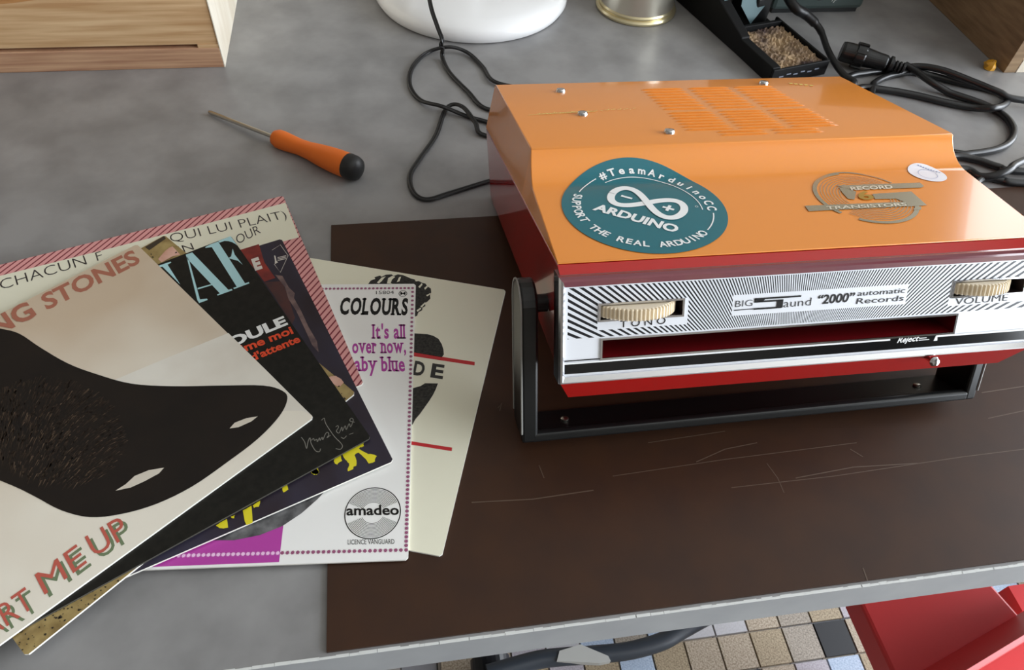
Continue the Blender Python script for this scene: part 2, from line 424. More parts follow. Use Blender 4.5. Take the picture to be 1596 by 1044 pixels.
# F: striped border
def stripes():
    m = mat('pink_stripe_print', (216, 140, 138), 0.42); nt, b = nodes(m)
    tc = nt.nodes.new('ShaderNodeTexCoord'); sp = nt.nodes.new('ShaderNodeSeparateXYZ'); nt.links.new(tc.outputs['Object'], sp.inputs[0])
    v = mathn(nt, 'ADD', mathn(nt, 'MULTIPLY', sp.outputs[0], 0.62/0.0034), mathn(nt, 'MULTIPLY', sp.outputs[1], -0.78/0.0034))
    g = mathn(nt, 'LESS_THAN', mathn(nt, 'FRACT', mathn(nt, 'ADD', v, 400.0)), 0.27)
    mx = nt.nodes.new('ShaderNodeMix'); mx.data_type = 'RGBA'; nt.links.new(g, mx.inputs[0]); mx.inputs[6].default_value = srgb((220, 158, 156)); mx.inputs[7].default_value = srgb((122, 30, 48))
    nt.links.new(mx.outputs[2], b.inputs['Base Color']); return m
root, pl = sleeve('F', -0.0798, 0.4095, -72.71, 0.18, 0.1727, 2, stripes(), 'record sleeve with red striped border and black CHACUN capitals, rearmost of the fan')
def f(mb): poly2(mb, pl, [(-60,445),(180,385),(320,349),(445,316),(466,370),(380,392),(200,440),(-60,512)], H1)
printed(root, 'white_panel', CREAM, f)
def f(mb):
    text2(mb, pl, 'CHACUN', (2,452), (136,412), (-2,437), H2, -0.012); text2(mb, pl, "F", (152,407), (161,404), (148,394), H2, -0.012)
    text2(mb, pl, 'QUI LUI PLAIT)', (267,378), (448,340), (263,365), H2, -0.012)
    text2(mb, pl, 'OUR', (371,381), (407,363), (366,368), H2, -0.005); text2(mb, pl, "CHAGRIN", (190,420), (303,389), (186,409), H2, -0.005)
printed(root, 'lettering', mat('dark_letter', (52, 48, 48), 0.45), f)

# E: dark photo print with yellow brush letters
root, pl = sleeve('E', -0.0785, 0.3651, -69.47, 0.18, 0.1835, 3, mat('dusky_photo_print', (44, 34, 38), 0.32, spec=0.3, noise=(22, 1, (56, 54, 72), (1, .5, 1))), 'dusky blue record sleeve with ragged yellow letters along its lower edge')
c2 = lambda x, y: (200 + x/5.8, 340 + y/5.8)
c1 = lambda x, y: (460 + x/4.745, 520 + y/4.745)
c4 = lambda x, y: (300 + x/2.61, 600 + y/2.61)
c3 = lambda x, y: (220 + x/2.61, 300 + y/2.61)
def f(mb):
    poly2(mb, pl, [c2(*p) for p in [(1000,290),(1180,235),(1230,400),(1300,500),(1330,540),(1230,575),(1150,470)]], H1, 0)
    poly2(mb, pl, [c2(*p) for p in [(1230,580),(1390,570),(1440,700),(1508,900),(1480,960),(1290,660)]], H1, 1)
printed(root, 'red_patch', [mat('brick_red_ink', (150, 50, 40), 0.3, noise=(90, 1, (110, 36, 34), (1, 1, 1))), mat('maroon_ink', (84, 44, 40), 0.3, noise=(60, 1, (56, 36, 40), (1, 1, 1)))], f)
def f(mb):
    poly2(mb, pl, [c3(*p) for p in [(545,335),(575,340),(600,385),(625,410),(622,430),(650,480),(680,545),(715,605),(722,650),(695,620),(668,560),(630,480),(600,435),(585,385)]], H2)
printed(root, 'pale_streak', mat('pale_photo_ink', (128, 104, 100), 0.35, noise=(150, 1, (84, 66, 70), (1, 1, 1))), f)
def f(mb):
    text2(mb, pl, 'E', c2(1145,470), c2(1212,448), c2(1112,380), H2, 0.06)
    poly2(mb, pl, [c2(*p) for p in [(1318,338),(1330,342),(1340,388),(1355,400),(1325,416),(1326,385)]], H2)
    for k in range(3): strip2(mb, pl, [tuple(pl.px(c2(1350,358+k*13))), tuple(pl.px(c2(1428,340+k*13)))], 0.0006, H2)
    strip2(mb, pl, [tuple(pl.px(c2(*p))) for p in [(1300,290),(1375,242),(1445,340),(1375,492),(1318,415)]], 0.0003, H2)
printed(root, 'white_lettering', mat('offwhite_ink', (220, 214, 206), 0.4), f)
rr = random.Random(11)
def ragged(pts, k=3, amp=6):
    out = []
    for i, a in enumerate(pts):
        b = pts[(i+1) % len(pts)]
        for j in range(k):
            t = j/k; jx = 0 if j == 0 else rr.uniform(-amp, amp); jy = 0 if j == 0 else rr.uniform(-amp, amp)
            out.append((a[0]+(b[0]-a[0])*t+jx, a[1]+(b[1]-a[1])*t+jy))
    return out
def f(mb):
    for q in ([(345,880),(480,812),(505,805),(510,830),(470,850),(540,890),(605,905),(590,945),(545,960),(520,925),(470,880),(440,900),(455,960),(430,1000),(390,1018),(400,960),(370,930)],
              [(285,925),(340,890),(348,940),(310,970),(290,950)], [(120,1020),(150,995),(180,1025),(160,1044),(130,1035)]):
        poly2(mb, pl, [c1(*p) for p in ragged(q)], H1)
    for q in ([(480,350),(510,335),(515,355),(495,365)], [(365,415),(385,405),(390,425),(370,437)], [(205,510),(240,490),(245,560),(220,570),(210,540)],
              [(245,490),(275,470),(270,495),(250,500)], [(95,572),(140,545),(145,580),(110,582)], [(155,535),(175,528),(170,542)]):
        poly2(mb, pl, [c4(*p) for p in ragged(q, 2, 3)], H1)
printed(root, 'yellow_lettering', mat('yellow_ink', (228, 214, 40), 0.4), f)

# G: mottled gold
root, pl = sleeve('G', -0.1515, 0.3735, -48.93, 0.1831, 0.1808, 4, mat('mottled_gold_print', (170, 148, 96), 0.38, noise=(110, 1.0, (120, 98, 56), (1, 1, 1))), 'mottled gold record sleeve peeking out at both ends beneath the black one')
for q in ([c2(*p) for p in [(270,370),(330,300),(370,268),(400,255),(470,330),(400,345),(300,400)]], [c1(*p) for p in [(235,330),(262,316),(300,312),(340,335),(360,362),(335,388),(310,390),(280,370)]]):
    printed(root, 'pink_print', mat('pink_flesh_ink', (222, 178, 162), 0.4, noise=(90, 1, (200, 150, 130), (1, 1, 1))), lambda mb: poly2(mb, pl, q, H1))
def f(mb):
    rr = random.Random(4)
    for i in range(150):
        a = rr.uniform(0.0, 0.18); b = rr.choice((rr.uniform(0.001, 0.02), rr.uniform(0.001, 0.02), rr.uniform(0.15, 0.18)))
        if rr.random() < 0.3: a, b = rr.uniform(0.155, 0.18), rr.uniform(0.0, 0.18)
        r = rr.uniform(0.0003, 0.0011)
        poly2(mb, pl, [(a+r*rr.uniform(.4, 1)*math.cos(k), b+r*rr.uniform(.4, 1)*math.sin(k)) for k in (0, 1, 2.1, 3.1, 4.2, 5.2)], H2, is_px=False)
    for i in range(160):
        a = rr.uniform(0.0, 0.06); b = rr.uniform(.0005, .017); r = rr.uniform(.0002, .0008)
        poly2(mb, pl, [(a+r*rr.uniform(.4, 1)*math.cos(k), b+r*rr.uniform(.4, 1)*math.sin(k)) for k in (0, 1, 2.1, 3.1, 4.2, 5.2)], H2, is_px=False)
    poly2(mb, pl, [c2(*p) for p in [(150,262),(325,160),(340,185),(190,290)]], H1)
printed(root, 'dark_specks', mat('umber_ink', (52, 44, 34), 0.45), f)['kind'] = 'stuff'

# B: black PIAF
root, pl = sleeve('B', -0.1098, 0.3679, -62.22, 0.18, 0.1818, 5, mat('black_print', (22, 21, 18), 0.34, spec=0.25, noise=(300, 0.5, (38, 37, 32), (1, 1, 1))), 'black record sleeve with large pale blue capitals and a scrawled signature', mat('dark_card_edge', (70, 68, 62), 0.6))
def f(mb):
    for q in ([(200,455),(383,393),(388,402),(355,420),(470,600),(440,570),(310,440)],
              [(520,330),(578,310),(905,648),(935,640),(942,652),(808,700),(803,690),(828,680),(528,362)],
              [(526,345),(548,375),(648,735),(712,728),(718,740),(640,768),(634,756),(624,742)], [(625,632),(752,596),(757,606),(628,645)],
              [(695,262),(740,238),(812,212),(1055,588),(1090,578),(1095,590),(955,642),(950,630),(980,620),(755,262),(700,270)],
              [(812,208),(925,163),(985,248),(965,232),(940,218),(905,208),(870,206),(825,222)],
              [(905,362),(930,345),(943,275),(962,330),(1035,422),(990,385),(940,372)]):
        poly2(mb, pl, [c2(*p) for p in q], H1)
printed(root, 'title_lettering', mat('pale_blue_ink', (172, 214, 220), 0.4), f)
def f(mb): text2(mb, pl, 'FOULE', (341,549), (449,505), (335,536), H1, 0.045)
printed(root, 'white_lettering', WHITEINK, f)
def f(mb): text2(mb, pl, 'aime moi', (366,554), (458,519), (361,543), H1, 0.03); text2(mb, pl, "d'attente", (393,563), (469,532), (388,553), H1, 0.03)
printed(root, 'orange_lettering', mat('orange_ink', (226, 74, 36), 0.4), f)
def f(mb):
    def scr(pts): strip2(mb, pl, [tuple(pl.px((p.x, p.y))) for p in smooth([Vector((*c1(*q), 0)) for q in pts], 4)], 0.00035, H1)
    scr([(45,765),(70,800),(85,850),(95,800),(110,770),(118,810),(150,865),(180,872),(188,850)])
    scr([(120,790),(135,775),(145,790),(160,780),(165,800),(180,770),(185,790),(200,765),(205,785),(225,740),(240,730),(250,745),(235,770),(262,750)])
    scr([(195,640),(215,625),(220,645),(235,680),(290,760),(330,800),(350,830),(335,855),(300,850)])
    scr([(300,690),(315,680),(320,695),(305,720),(325,735),(345,690),(350,720),(370,680),(378,710),(400,665),(410,690),(430,640),(415,625),(405,645),(440,655)])
    scr([(340,765),(360,775),(380,755)]); scr([(400,745),(430,735)])
printed(root, 'signature', mat('grey_pencil_ink', (128, 126, 118), 0.5), f)

# A: topmost, tan
def tan_print():
    m = mat('tan_photo_print', (206, 190, 166), 0.36); nt, b = nodes(m)
    tc = nt.nodes.new('ShaderNodeTexCoord'); sp = nt.nodes.new('ShaderNodeSeparateXYZ'); nt.links.new(tc.outputs['Object'], sp.inputs[0])
    nz = nt.nodes.new('ShaderNodeTexNoise'); nz.inputs['Scale'].default_value = 16; nz.inputs['Detail'].default_value = 2; nt.links.new(tc.outputs['Object'], nz.inputs[0])
    g = mathn(nt, 'ADD', mathn(nt, 'MULTIPLY', sp.outputs[1], -5.2), mathn(nt, 'ADD', mathn(nt, 'MULTIPLY', nz.outputs[0], 0.9), 0.45))
    rp = nt.nodes.new('ShaderNodeValToRGB'); nt.links.new(g, rp.inputs[0])
    rp.color_ramp.elements[0].position = 0.05; rp.color_ramp.elements[0].color = srgb((200, 180, 156)); rp.color_ramp.elements[1].position = 0.8; rp.color_ramp.elements[1].color = srgb((234, 228, 214))
    nt.links.new(rp.outputs[0], b.inputs['Base Color']); return m
root, pl = sleeve('A', -0.1660, 0.3639, -51.79, 0.18, 0.1804, 6, tan_print(), 'tan record sleeve with brown capitals and a dark pointed shape, topmost of the fan')
def f(mb): poly2(mb, pl, [(150,604),(250,562),(356,519),(420,582),(484,646),(470,640),(300,640)], H1)
printed(root, 'pale_ground', mat('pale_photo_ground', (230, 226, 216), 0.36, noise=(40, 0.5, (214, 206, 194), (1, 1, 1))), f)
def f(mb):
    pts = [(-60,500),(0,512),(30,520),(62,541),(105,566),(150,583),(205,598),(270,602),(345,601),(410,601),(440,609),(448,622),(436,648),(402,684),(352,722),(300,758),(245,785),(190,801),(140,806),(95,795),(55,774),(20,757),(-60,725)]
    poly2(mb, pl, [(p.x, p.y) for p in smooth([Vector((*p, 0)) for p in pts], 4)], H2)
printed(root, 'dark_shape', mat('dark_photo_ink', (34, 28, 24), 0.34, spec=0.25, noise=(45, 0.6, (24, 21, 20), (1, 1, 1))), f)
def f(mb):
    rr = random.Random(8)
    for i in range(1500):
        t = rr.uniform(0, 2*math.pi); r = math.sqrt(rr.random())
        x = 88 + 112*r*math.cos(t); y = 670 + 84*r*math.sin(t) + .12*(x-88)
        L = rr.uniform(8, 24); a = math.radians(74) - (x-20)/160*0.75 + rr.uniform(-.15, .15); wd = rr.uniform(0.5, 1.2)
        e = (x - L*math.cos(a)*0.7, y + L*math.sin(a)*0.7)
        if e[1] > 760 + .12*(e[0]-20): continue
        poly2(mb, pl, [(x-wd, y), (x+wd, y), (e[0], e[1])], H3, mi=rr.choices((0, 1, 2), (5, 2 if y > 640 else .5, 6))[0])
printed(root, 'brown_flecks', [mat('fleck_brown', (60, 48, 39), 0.45, spec=0.25), mat('fleck_taupe', (92, 76, 62), 0.45, spec=0.25), mat('fleck_dark', (44, 36, 30), 0.45, spec=0.25)], f)['kind'] = 'stuff'
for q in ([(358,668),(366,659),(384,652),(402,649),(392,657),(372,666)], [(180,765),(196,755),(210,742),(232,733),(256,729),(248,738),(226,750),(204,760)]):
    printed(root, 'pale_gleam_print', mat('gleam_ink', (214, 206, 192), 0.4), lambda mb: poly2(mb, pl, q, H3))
def f(mb):
    text2(mb, pl, 'STONES', (73,483), (220,408), (62,462), H1, 0.03); text2(mb, pl, 'ROLLING', (-140,592), (58,491), (-154,568), H3, 0.03)
printed(root, 'brown_lettering', mat('brown_ink', (166, 104, 84), 0.4), f)
for nm, dx, dy, h, m in (('green_lettering', 7, 4, H1, mat('green_ink', (112, 128, 96), 0.4)), ('red_lettering', 0, 0, H2, mat('coral_ink', (190, 92, 78), 0.4))):
    def f(mb):
        for s, a, b, t in (('START', (-64,1030), (56,944), (-80,998)), ('ME', (70,927), (136,877), (54,896)), ('UP', (148,868), (203,834), (132,837))):
            text2(mb, pl, s, (a[0]+dx, a[1]+dy), (b[0]+dx, b[1]+dy), (t[0]+dx, t[1]+dy), h, 0.0)
    printed(root, nm, m, f)

# ------------------------------------------------------------------ record player
PHI, ALP = -0.01207727, 0.26075
DO = Vector((0.184902, 0.18892, 0.0565237))
DX = Vector((math.cos(PHI), math.sin(PHI), 0)); _b = Vector((-math.sin(PHI), math.cos(PHI), 0))
DV = _b*math.cos(ALP) - Vector((0, 0, 1))*math.sin(ALP); DN = DX.cross(DV)
def D3(u, v, w_): return DO + DX*u + DV*v + DN*w_
BM = D3(0, 0.12, 0)
DM = Matrix(((DX.x, DV.x, DN.x, BM.x), (DX.y, DV.y, DN.y, BM.y), (DX.z, DV.z, DN.z, BM.z), (0, 0, 0, 1)))
player = empty('record_player', DM, 'orange and red portable slot-loading record player propped on its black handle', 'record player')
def extrude(prof):
    """closed profile of (v, w, half width), left side to right side"""
    mb = MB(); n = len(prof)
    L = [D3(-h, v, w_) for v, w_, h in prof]; R = [D3(h, v, w_) for v, w_, h in prof]
    mb.add(L + R, [(i, (i+1) % n, n+(i+1) % n, n+i) for i in range(n)])
    tri = geometry.tessellate_polygon([[Vector((v, w_, 0)) for v, w_, h in prof]])
    fs = []
    for t in tri:
        a, b, c = (Vector(prof[i][:2]) for i in t)
        t = t if (b-a).cross(c-a) > 0 else t[::-1]
        fs.append(tuple(t[::-1])); fs.append(tuple(i+n for i in t))
    return mb
def fixn(o):
    import bmesh
    bm = bmesh.new(); bm.from_mesh(o.data); bmesh.ops.recalc_face_normals(bm, faces=bm.faces); bm.to_mesh(o.data); bm.free()
    return o
import bmesh
def clean(o, dist=1e-5):
    bm = bmesh.new(); bm.from_mesh(o.data); bmesh.ops.remove_doubles(bm, verts=bm.verts, dist=dist); bmesh.ops.recalc_face_normals(bm, faces=bm.faces); bm.to_mesh(o.data); bm.free()
    return o
# lid profile (v, w, half width): flat front flap, a swept-up fillet, then the flat rear deck
lid_top = [(.0130,.0657,.1198), (.0780,.07065,.1200)]
p = Vector((.0780, .07065)); ang = math.radians(4.4)
for k in range(14):
    ang += math.radians(4.6); p = p + Vector((math.cos(ang), math.sin(ang)))*0.00168; lid_top.append((p.x, p.y, .1200 - .0016*(k+1)/14))
lid_top += [(p.x+.0014, p.y+.0004, .1184), (.2205, .0792, .1208), (.2225, .0775, .1212)]
def lerp(a, b, t): return a + (b-a)*t
def seam(v):
    t = (v-.0128)/(.2225-.0128); return (v, lerp(.0650, .0500, t), lerp(.1198, .1270, t))
def shell(name, rows, m, caps=True, bevel=0.0008):
    """rows: matching chains of (v, w, half); walls between the chains on both sides, deck across the first chain"""
    mb = MB()
    for a, b in zip(rows[:-1], rows[1:]):
        for s_ in (-1, 1):
            for i in range(len(a)-1):
                mb.add([D3(s_*q[2], q[0], q[1]) for q in (a[i], a[i+1], b[i+1], b[i])], [(0, 1, 2, 3)])
    for ch in (rows[0], rows[-1]):
        for i in range(len(ch)-1):
            mb.add([D3(-ch[i][2], *ch[i][:2]), D3(ch[i][2], *ch[i][:2]), D3(ch[i+1][2], *ch[i+1][:2]), D3(-ch[i+1][2], *ch[i+1][:2])], [(0, 1, 2, 3)])
    for k in (0, -1):
        for a, b in zip(rows[:-1], rows[1:]):
            if (Vector(a[k])-Vector(b[k])).length < 1e-6: continue
            if k == 0 and not caps: continue
            mb.add([D3(-a[k][2], *a[k][:2]), D3(a[k][2], *a[k][:2]), D3(b[k][2], *b[k][:2]), D3(-b[k][2], *b[k][:2])], [(0, 1, 2, 3)])
    o = mk(name, mb, m, player); clean(o)
    for p_ in o.data.polygons: p_.use_smooth = True
    o.data.set_sharp_from_angle(angle=math.radians(24))
    if bevel:
        bv = o.modifiers.new('bevel', 'BEVEL'); bv.width = bevel; bv.segments = 2; bv.limit_method = 'ANGLE'; bv.angle_limit = math.radians(40)
    return o
sm = [seam(q[0]) for q in lid_top]; sm[0] = (.0128, .0650, .1198)
lid = shell('lid', [lid_top, sm], ORANGE)
vs_ = [.0128, .06, .11, .16, .19, .2220]
top = [seam(v) for v in vs_]; top = [(v, w_-.0002, h) for v, w_, h in top]
bot = [(lerp(0, .2190, (v-.0128)/(.2220-.0128)), 0, lerp(.1133, .1240, (v-.0128)/(.2220-.0128))) for v in vs_]
bot[0] = (0, -.0010, .1133)
o = shell('lower_shell', [top, bot], RED, caps=False)
# front frame of the shell: lip above the plate, cheeks beside it, chin below it
mb = MB()
def fr(a, b): mb.add([D3(-a[2], *a[:2]), D3(a[2], *a[:2]), D3(b[2], *b[:2]), D3(-b[2], *b[:2])], [(0, 1, 2, 3)])
lip = [(.0128, .0648, .1198), (.0050, .0620, .1196), (.0100, .0590, .1190)]; chin = [(.0010, .0165, .1190), (-.0070, .0140, .1196), (0, -.0010, .1133)]
for c_ in (lip, chin):
    for a, b in zip(c_[:-1], c_[1:]): fr(a, b)
for s_ in (-1, 1):
    pts = [lip[0], lip[1], chin[1], chin[2]]; mb.add([D3(s_*q[2], *q[:2]) for q in pts], [(0, 1, 2, 3)])
clean(mk('front_frame', mb, RED, player))

class LidPlane:
    """the lid surface unrolled: u across, t along the profile from the front edge"""
    def __init__(s):
        s.pr = [Vector(q[:2]) for q in lid_top]; s.acc = [0]
        for i in range(1, len(s.pr)): s.acc.append(s.acc[-1] + (s.pr[i]-s.pr[i-1]).length)
        a, b = s.pr[0], s.pr[1]; e = (b-a).normalized()
        s.fl = Plane(D3(0, *a), DX, DV*e.x + DN*e.y)
        i = len(s.pr)-3; a, b = s.pr[i], s.pr[i+1]; e = (b-a).normalized(); s.rt0 = s.acc[i]
        s.rear = Plane(D3(0, *a), DX, DV*e.x + DN*e.y)
    def px(s, p): return s.fl.px(p)
    def rpx(s, p):
        q = s.rear.px(p); return Vector((q.x, q.y + s.rt0))
    def pt(s, u, t, h=0.0):
        i = 0
        while i < len(s.acc)-2 and t > s.acc[i+1]: i += 1
        a, b = s.pr[i], s.pr[i+1]; e = (b-a).normalized(); q = a + e*(t - s.acc[i])
        n = Vector((-e.y, e.x))
        if i > 0 and i < len(s.acc)-2:
            pass
        q = q + n*h
        return D3(u, q.x, q.y)
LP = LidPlane()
class Turned:
    """a decal frame on the lid: centre and rotation"""
    def __init__(s, c, rot): s.c = c; s.r = rot
    def pt(s, a, b, h=0.0):
        cs, sn = math.cos(s.r), math.sin(s.r); return LP.pt(s.c[0]+a*cs-b*sn, s.c[1]+a*sn+b*cs, h)
    def px(s, p):
        q = LP.px(p) - Vector(s.c); cs, sn = math.cos(-s.r), math.sin(-s.r); return Vector((q.x*cs-q.y*sn, q.x*sn+q.y*cs))
def disc(mb, fr, r, h, rings=10, seg=72, sx=1.0, sy=1.0, mi=0):
    vs = [fr.pt(0, 0, h)]; fs = []
    for i in range(1, rings+1):
        for k in range(seg):
            a = 2*math.pi*k/seg; vs.append(fr.pt(sx*r*i/rings*math.cos(a), sy*r*i/rings*math.sin(a), h))
    for k in range(seg): fs.append((0, 1+k, 1+(k+1) % seg))
    for i in range(1, rings):
        for k in range(seg):
            a = 1+(i-1)*seg+k; b = 1+(i-1)*seg+(k+1) % seg; fs.append((a, a+seg, b+seg, b))
    return mb.add(vs, fs, mi)
# round teal sticker
ST = Turned((-0.0685, 0.0425), math.radians(-35))
TEAL = mat('teal_sticker', (22, 106, 118), 0.28, coat=0.3)
mb = MB(); disc(mb, ST, 0.0404, 0.0003, 24, 96)
stick = mk('sticker', mb, TEAL, player); stick['label'] = 'round teal sticker with white infinity sign'
def on_circle(mb, s, a0, a1, r, size, inward, bold, fr, h):
    n = len(s)
    for i, ch in enumerate(s):
        if ch == ' ': continue
        a = a0 + (a1-a0)*(i/(n-1)); vs, fs = glyph(ch, bold); xs = [v[0] for v in vs]; cx = (min(xs)+max(xs))/2; k = size/cap()
        wmax = 0.62/(max(xs)-min(xs)) if (max(xs)-min(xs)) > 0.62 else 1
        er = Vector((math.cos(a), math.sin(a))); et = Vector((math.sin(a), -math.cos(a)))
        if inward: er, et = -er, -et
        b0 = Vector((math.cos(a), math.sin(a)))*r
        mb.add([fr.pt(*(b0 + et*((v[0]-cx)*k*wmax*1.02) + er*(v[1]*k)), h) for v in vs], fs)
ang_of = lambda p: math.atan2(ST.px(p).y, ST.px(p).x)
def unwrap(a, ref, sign):
    while sign*(a-ref) < 0: a += sign*2*math.pi
    return a
mb = MB()
A0 = ang_of((935,277)); A1 = unwrap(ang_of((1110,326)), A0, -1)
on_circle(mb, '#TeamArduinoCC', A0, A1, 0.0312, 0.0043, False, 0.03, ST, 0.0005)
B0 = ang_of((893,305)); B1 = unwrap(ang_of((1098,366)), B0, 1)
on_circle(mb, 'SUPPORT THE REAL ARDUINO', B0, B1, 0.0352, 0.0042, True, 0.025, ST, 0.0005)
def arc(a0, a1, r, wd): ring2(mb, ST, (0, 0), r-wd/2, r+wd/2, 0.0005, a0, a1, 40)
C0 = ang_of((939,284)); C1 = unwrap(ang_of((1095,328)), C0, -1); arc(C1, C0, 0.0286, 0.0005)
E0 = ang_of((924,280)); E1 = unwrap(ang_of((897,299)), E0, 1); arc(E0, E1, 0.0335, 0.0006)
E0 = ang_of((1110,333)); E1 = unwrap(ang_of((1104,360)), E0, -1); arc(E1, E0, 0.0335, 0.0006)
text2(mb, ST, 'ARDUINO', (-0.0213, -0.0148), (0.0208, -0.0149), (-0.0213, -0.0086), 0.0005, 0.04, is_px=False)
vs = []; n = 96      # the infinity loop
for i in range(n+1):
    a = 2*math.pi*i/n; den = 1 + 0.35*math.sin(a)**2
    q = Vector((0.0183*math.cos(a)/den*1.0, 0.0205*math.sin(a)*math.cos(a)/den*1.0 + 0.0048)); vs.append(q)
strip2(mb, ST, [tuple(q) for q in vs[:49]], 0.0038, 0.0005); strip2(mb, ST, [tuple(q) for q in vs[48:]], 0.0038, 0.00062)
for cx, both in ((-0.0108, False), (0.0108, True)):
    poly2(mb, ST, [(cx-.0029, .0040), (cx+.0029, .0040), (cx+.0029, .0056), (cx-.0029, .0056)], 0.0005, is_px=False)
    if both: poly2(mb, ST, [(cx-.0008, .0019), (cx+.0008, .0019), (cx+.0008, .0077), (cx-.0008, .0077)], 0.0006, is_px=False)
ring2(mb, ST, (0.0225, 0.0135), 0.0006, 0.0008, 0.0005, seg=16)
mk('sticker_print', mb, WHITEINK, stick)
# foil emblem
EM = Turned((0.0482, 0.0427), 0)
mb = MB()
ring2(mb, EM, (0, 0), 0.0236, 0.0258, 0.0003, math.radians(95), math.radians(215), 40); ring2(mb, EM, (0, 0), 0.0248, 0.0258, 0.0003, math.radians(30), math.radians(95), 30)
ring2(mb, EM, (0, 0), 0.0236, 0.0258, 0.0003, math.radians(235), math.radians(338), 40)
for i in range(7):
    r = 0.0222 - 0.0016*i; ring2(mb, EM, (0, 0), r-0.0004, r, 0.0003, math.radians(38), math.radians(205), 48); ring2(mb, EM, (0, 0), r-0.0004, r, 0.0003, math.radians(222), math.radians(345), 40)
c6 = lambda x, y: (1240 + x/6.384, 240 + y/6.384)
for q in ([(400,318),(1235,290),(1275,325),(1250,340),(545,362)], [(90,520),(1080,480),(1115,515),(1110,525),(130,575)], [(430,335),(540,352),(600,380),(585,460),(520,450),(460,385)],
          [(760,402),(1150,378),(1305,515),(1110,528),(1075,480),(1000,450),(790,455)], [(1175,545),(1250,525),(1245,560),(1170,560)]):
    poly2(mb, EM, [c6(*p) for p in q], 0.00035)
emb = mk('emblem', mb, PEWTER, player); emb['label'] = 'silver foil disc emblem with two bars'
mb = MB()
text2(mb, EM, 'RECORD', c6(552,368), c6(970,350), c6(535,335), 0.0005, 0.03); text2(mb, EM, 'TRANSISTORS', c6(310,560), c6(1110,522), c6(298,530), 0.0005, 0.02)
mk('emblem_lettering', mb, mat('pale_foil', (236, 230, 212), 0.35, metal=0.6), emb)
mb = MB(); text2(mb, EM, '6', c6(640,462), c6(790,455), c6(590,385), 0.0005, 0.03); mk('emblem_numeral', mb, GOLD, emb)
# oval sticker
OV = Turned(tuple(LP.px((1444.5,271))), math.radians(-40))
mb = MB(); disc(mb, OV, 1.0, 0.0003, 3, 40, sx=0.0100, sy=0.0085); ov = mk('oval_sticker', mb, mat('white_sticker', (236, 234, 240), 0.4), player)
mb = MB(); ring2(mb, OV, (0.0005, -0.001), 0.0048, 0.0050, 0.0005, seg=40)
for i in range(9): poly2(mb, OV, [(-.0062+i*.0014, .0046), (-.0053+i*.0014, .0046), (-.0053+i*.0014, .0052+.0003*(i % 2)), (-.0062+i*.0014, .0052)], 0.0005, is_px=False)
mk('sticker_print', mb, mat('blue_ink', (110, 124, 170), 0.5), ov)
# louvres on the rear deck
lv = MB(); s_, n_ = 0.0146, 12
sec = [(-.0007, -.0002), (-.0006, .0007), (-.0001, .0009), (.0008, -.0002)]
vs = []
for i in range(n_+1):
    x = -s_ + 2*s_*i/n_; k = min(1, 4*(1-abs(x)/s_))
    vs += [(x, a*(0.5+0.5*k), b*k) for a, b in sec]
fs = [(4*i+j, 4*i+j+1, 4*i+j+5, 4*i+j+4) for i in range(n_) for j in range(3)]; lvs = True
lv.add(vs, [f_[::-1] for f_ in fs])
lme = bpy.data.meshes.new('louvre'); lme.from_pydata([tuple(v) for v in lv.v], [], lv.f); lme.materials.append(ORANGE)
_i = len(LP.pr)-3; _e = (LP.pr[_i+1]-LP.pr[_i]).normalized(); rex, rey = DX, DV*_e.x + DN*_e.y; rn = rex.cross(rey)
def rear_m(u, t):
    q = LP.pt(u, t + LP.rt0, 0.0); return Matrix(((rex.x, rey.x, rn.x, q.x), (rex.y, rey.y, rn.y, q.y), (rex.z, rey.z, rn.z, q.z), (0, 0, 0, 1)))
spots = [(u, t) for t in [.0195 + .0052*k for k in range(7)] + [.0590 + .0062*k for k in range(8)] for u in (-.0150, .0160, .0470)]
spots += [(.0012, .0142), (.0330, .0142), (.0012, .0092), (.0330, .0092)]
for u, t in spots:
    o = bpy.data.objects.new('louvre', lme); COL.objects.link(o); o.parent = player; o.matrix_basis = DM.inverted() @ rear_m(u, t)
# screws
def screw(u, t):
    M = rear_m(u, t); mb = MB().lathe([(.0030, -.0002), (.0030, .0010), (.0026, .0018), (.0012, .0021)], 24, M)
    o = mk('screw', mb, CHROME, player, smooth_=True)
for p_ in ((874,143), (908,179), (1043,207), (1190,131)):
    q = LP.rear.px(p_); screw(q.x, q.y)
mb = MB(); q0 = LP.rpx((824,180)); q1 = LP.rpx((990,171)); dq = q1-q0
class RP:
    pt = staticmethod(lambda a, b, h=0.0: LP.pt(a, b, h))
    px = staticmethod(lambda p: LP.rpx(p))
strip2(mb, RP, [tuple(q0), tuple(q0+dq*0.62)], 0.0005, 0.0003)
strip2(mb, RP, [tuple(q0+dq*0.08+Vector((0, .0016))), tuple(q0+dq*0.62+Vector((0, .0008)))], 0.0004, 0.0003)
rr = random.Random(1); x = 0.1
while x < 1.0:
    a = q0 + dq*x; b = a + Vector((rr.uniform(.0006, .002), rr.uniform(-.001, .003))); strip2(mb, RP, [tuple(a+Vector((0, rr.uniform(0, .002)))), tuple(b)], 0.0006, 0.0004); x += rr.uniform(.02, .045)
mk('gold_script', mb, mat('bright_gold_foil', (246, 226, 130), 0.45, metal=0.3), player)
mb = MB()
for k in range(5):
    a = LP.rpx((1231+8*k, 131.5+0.8*k)); poly2(mb, RP, [tuple(a), tuple(a+Vector((.0022, 0))), tuple(a+Vector((.0026, .0022))), tuple(a+Vector((.0004, .0028)))], 0.0003, is_px=False)
mk('gold_foil_mark', mb, mat('bright_gold_foil', (246, 226, 130), 0.45, metal=0.3), player)

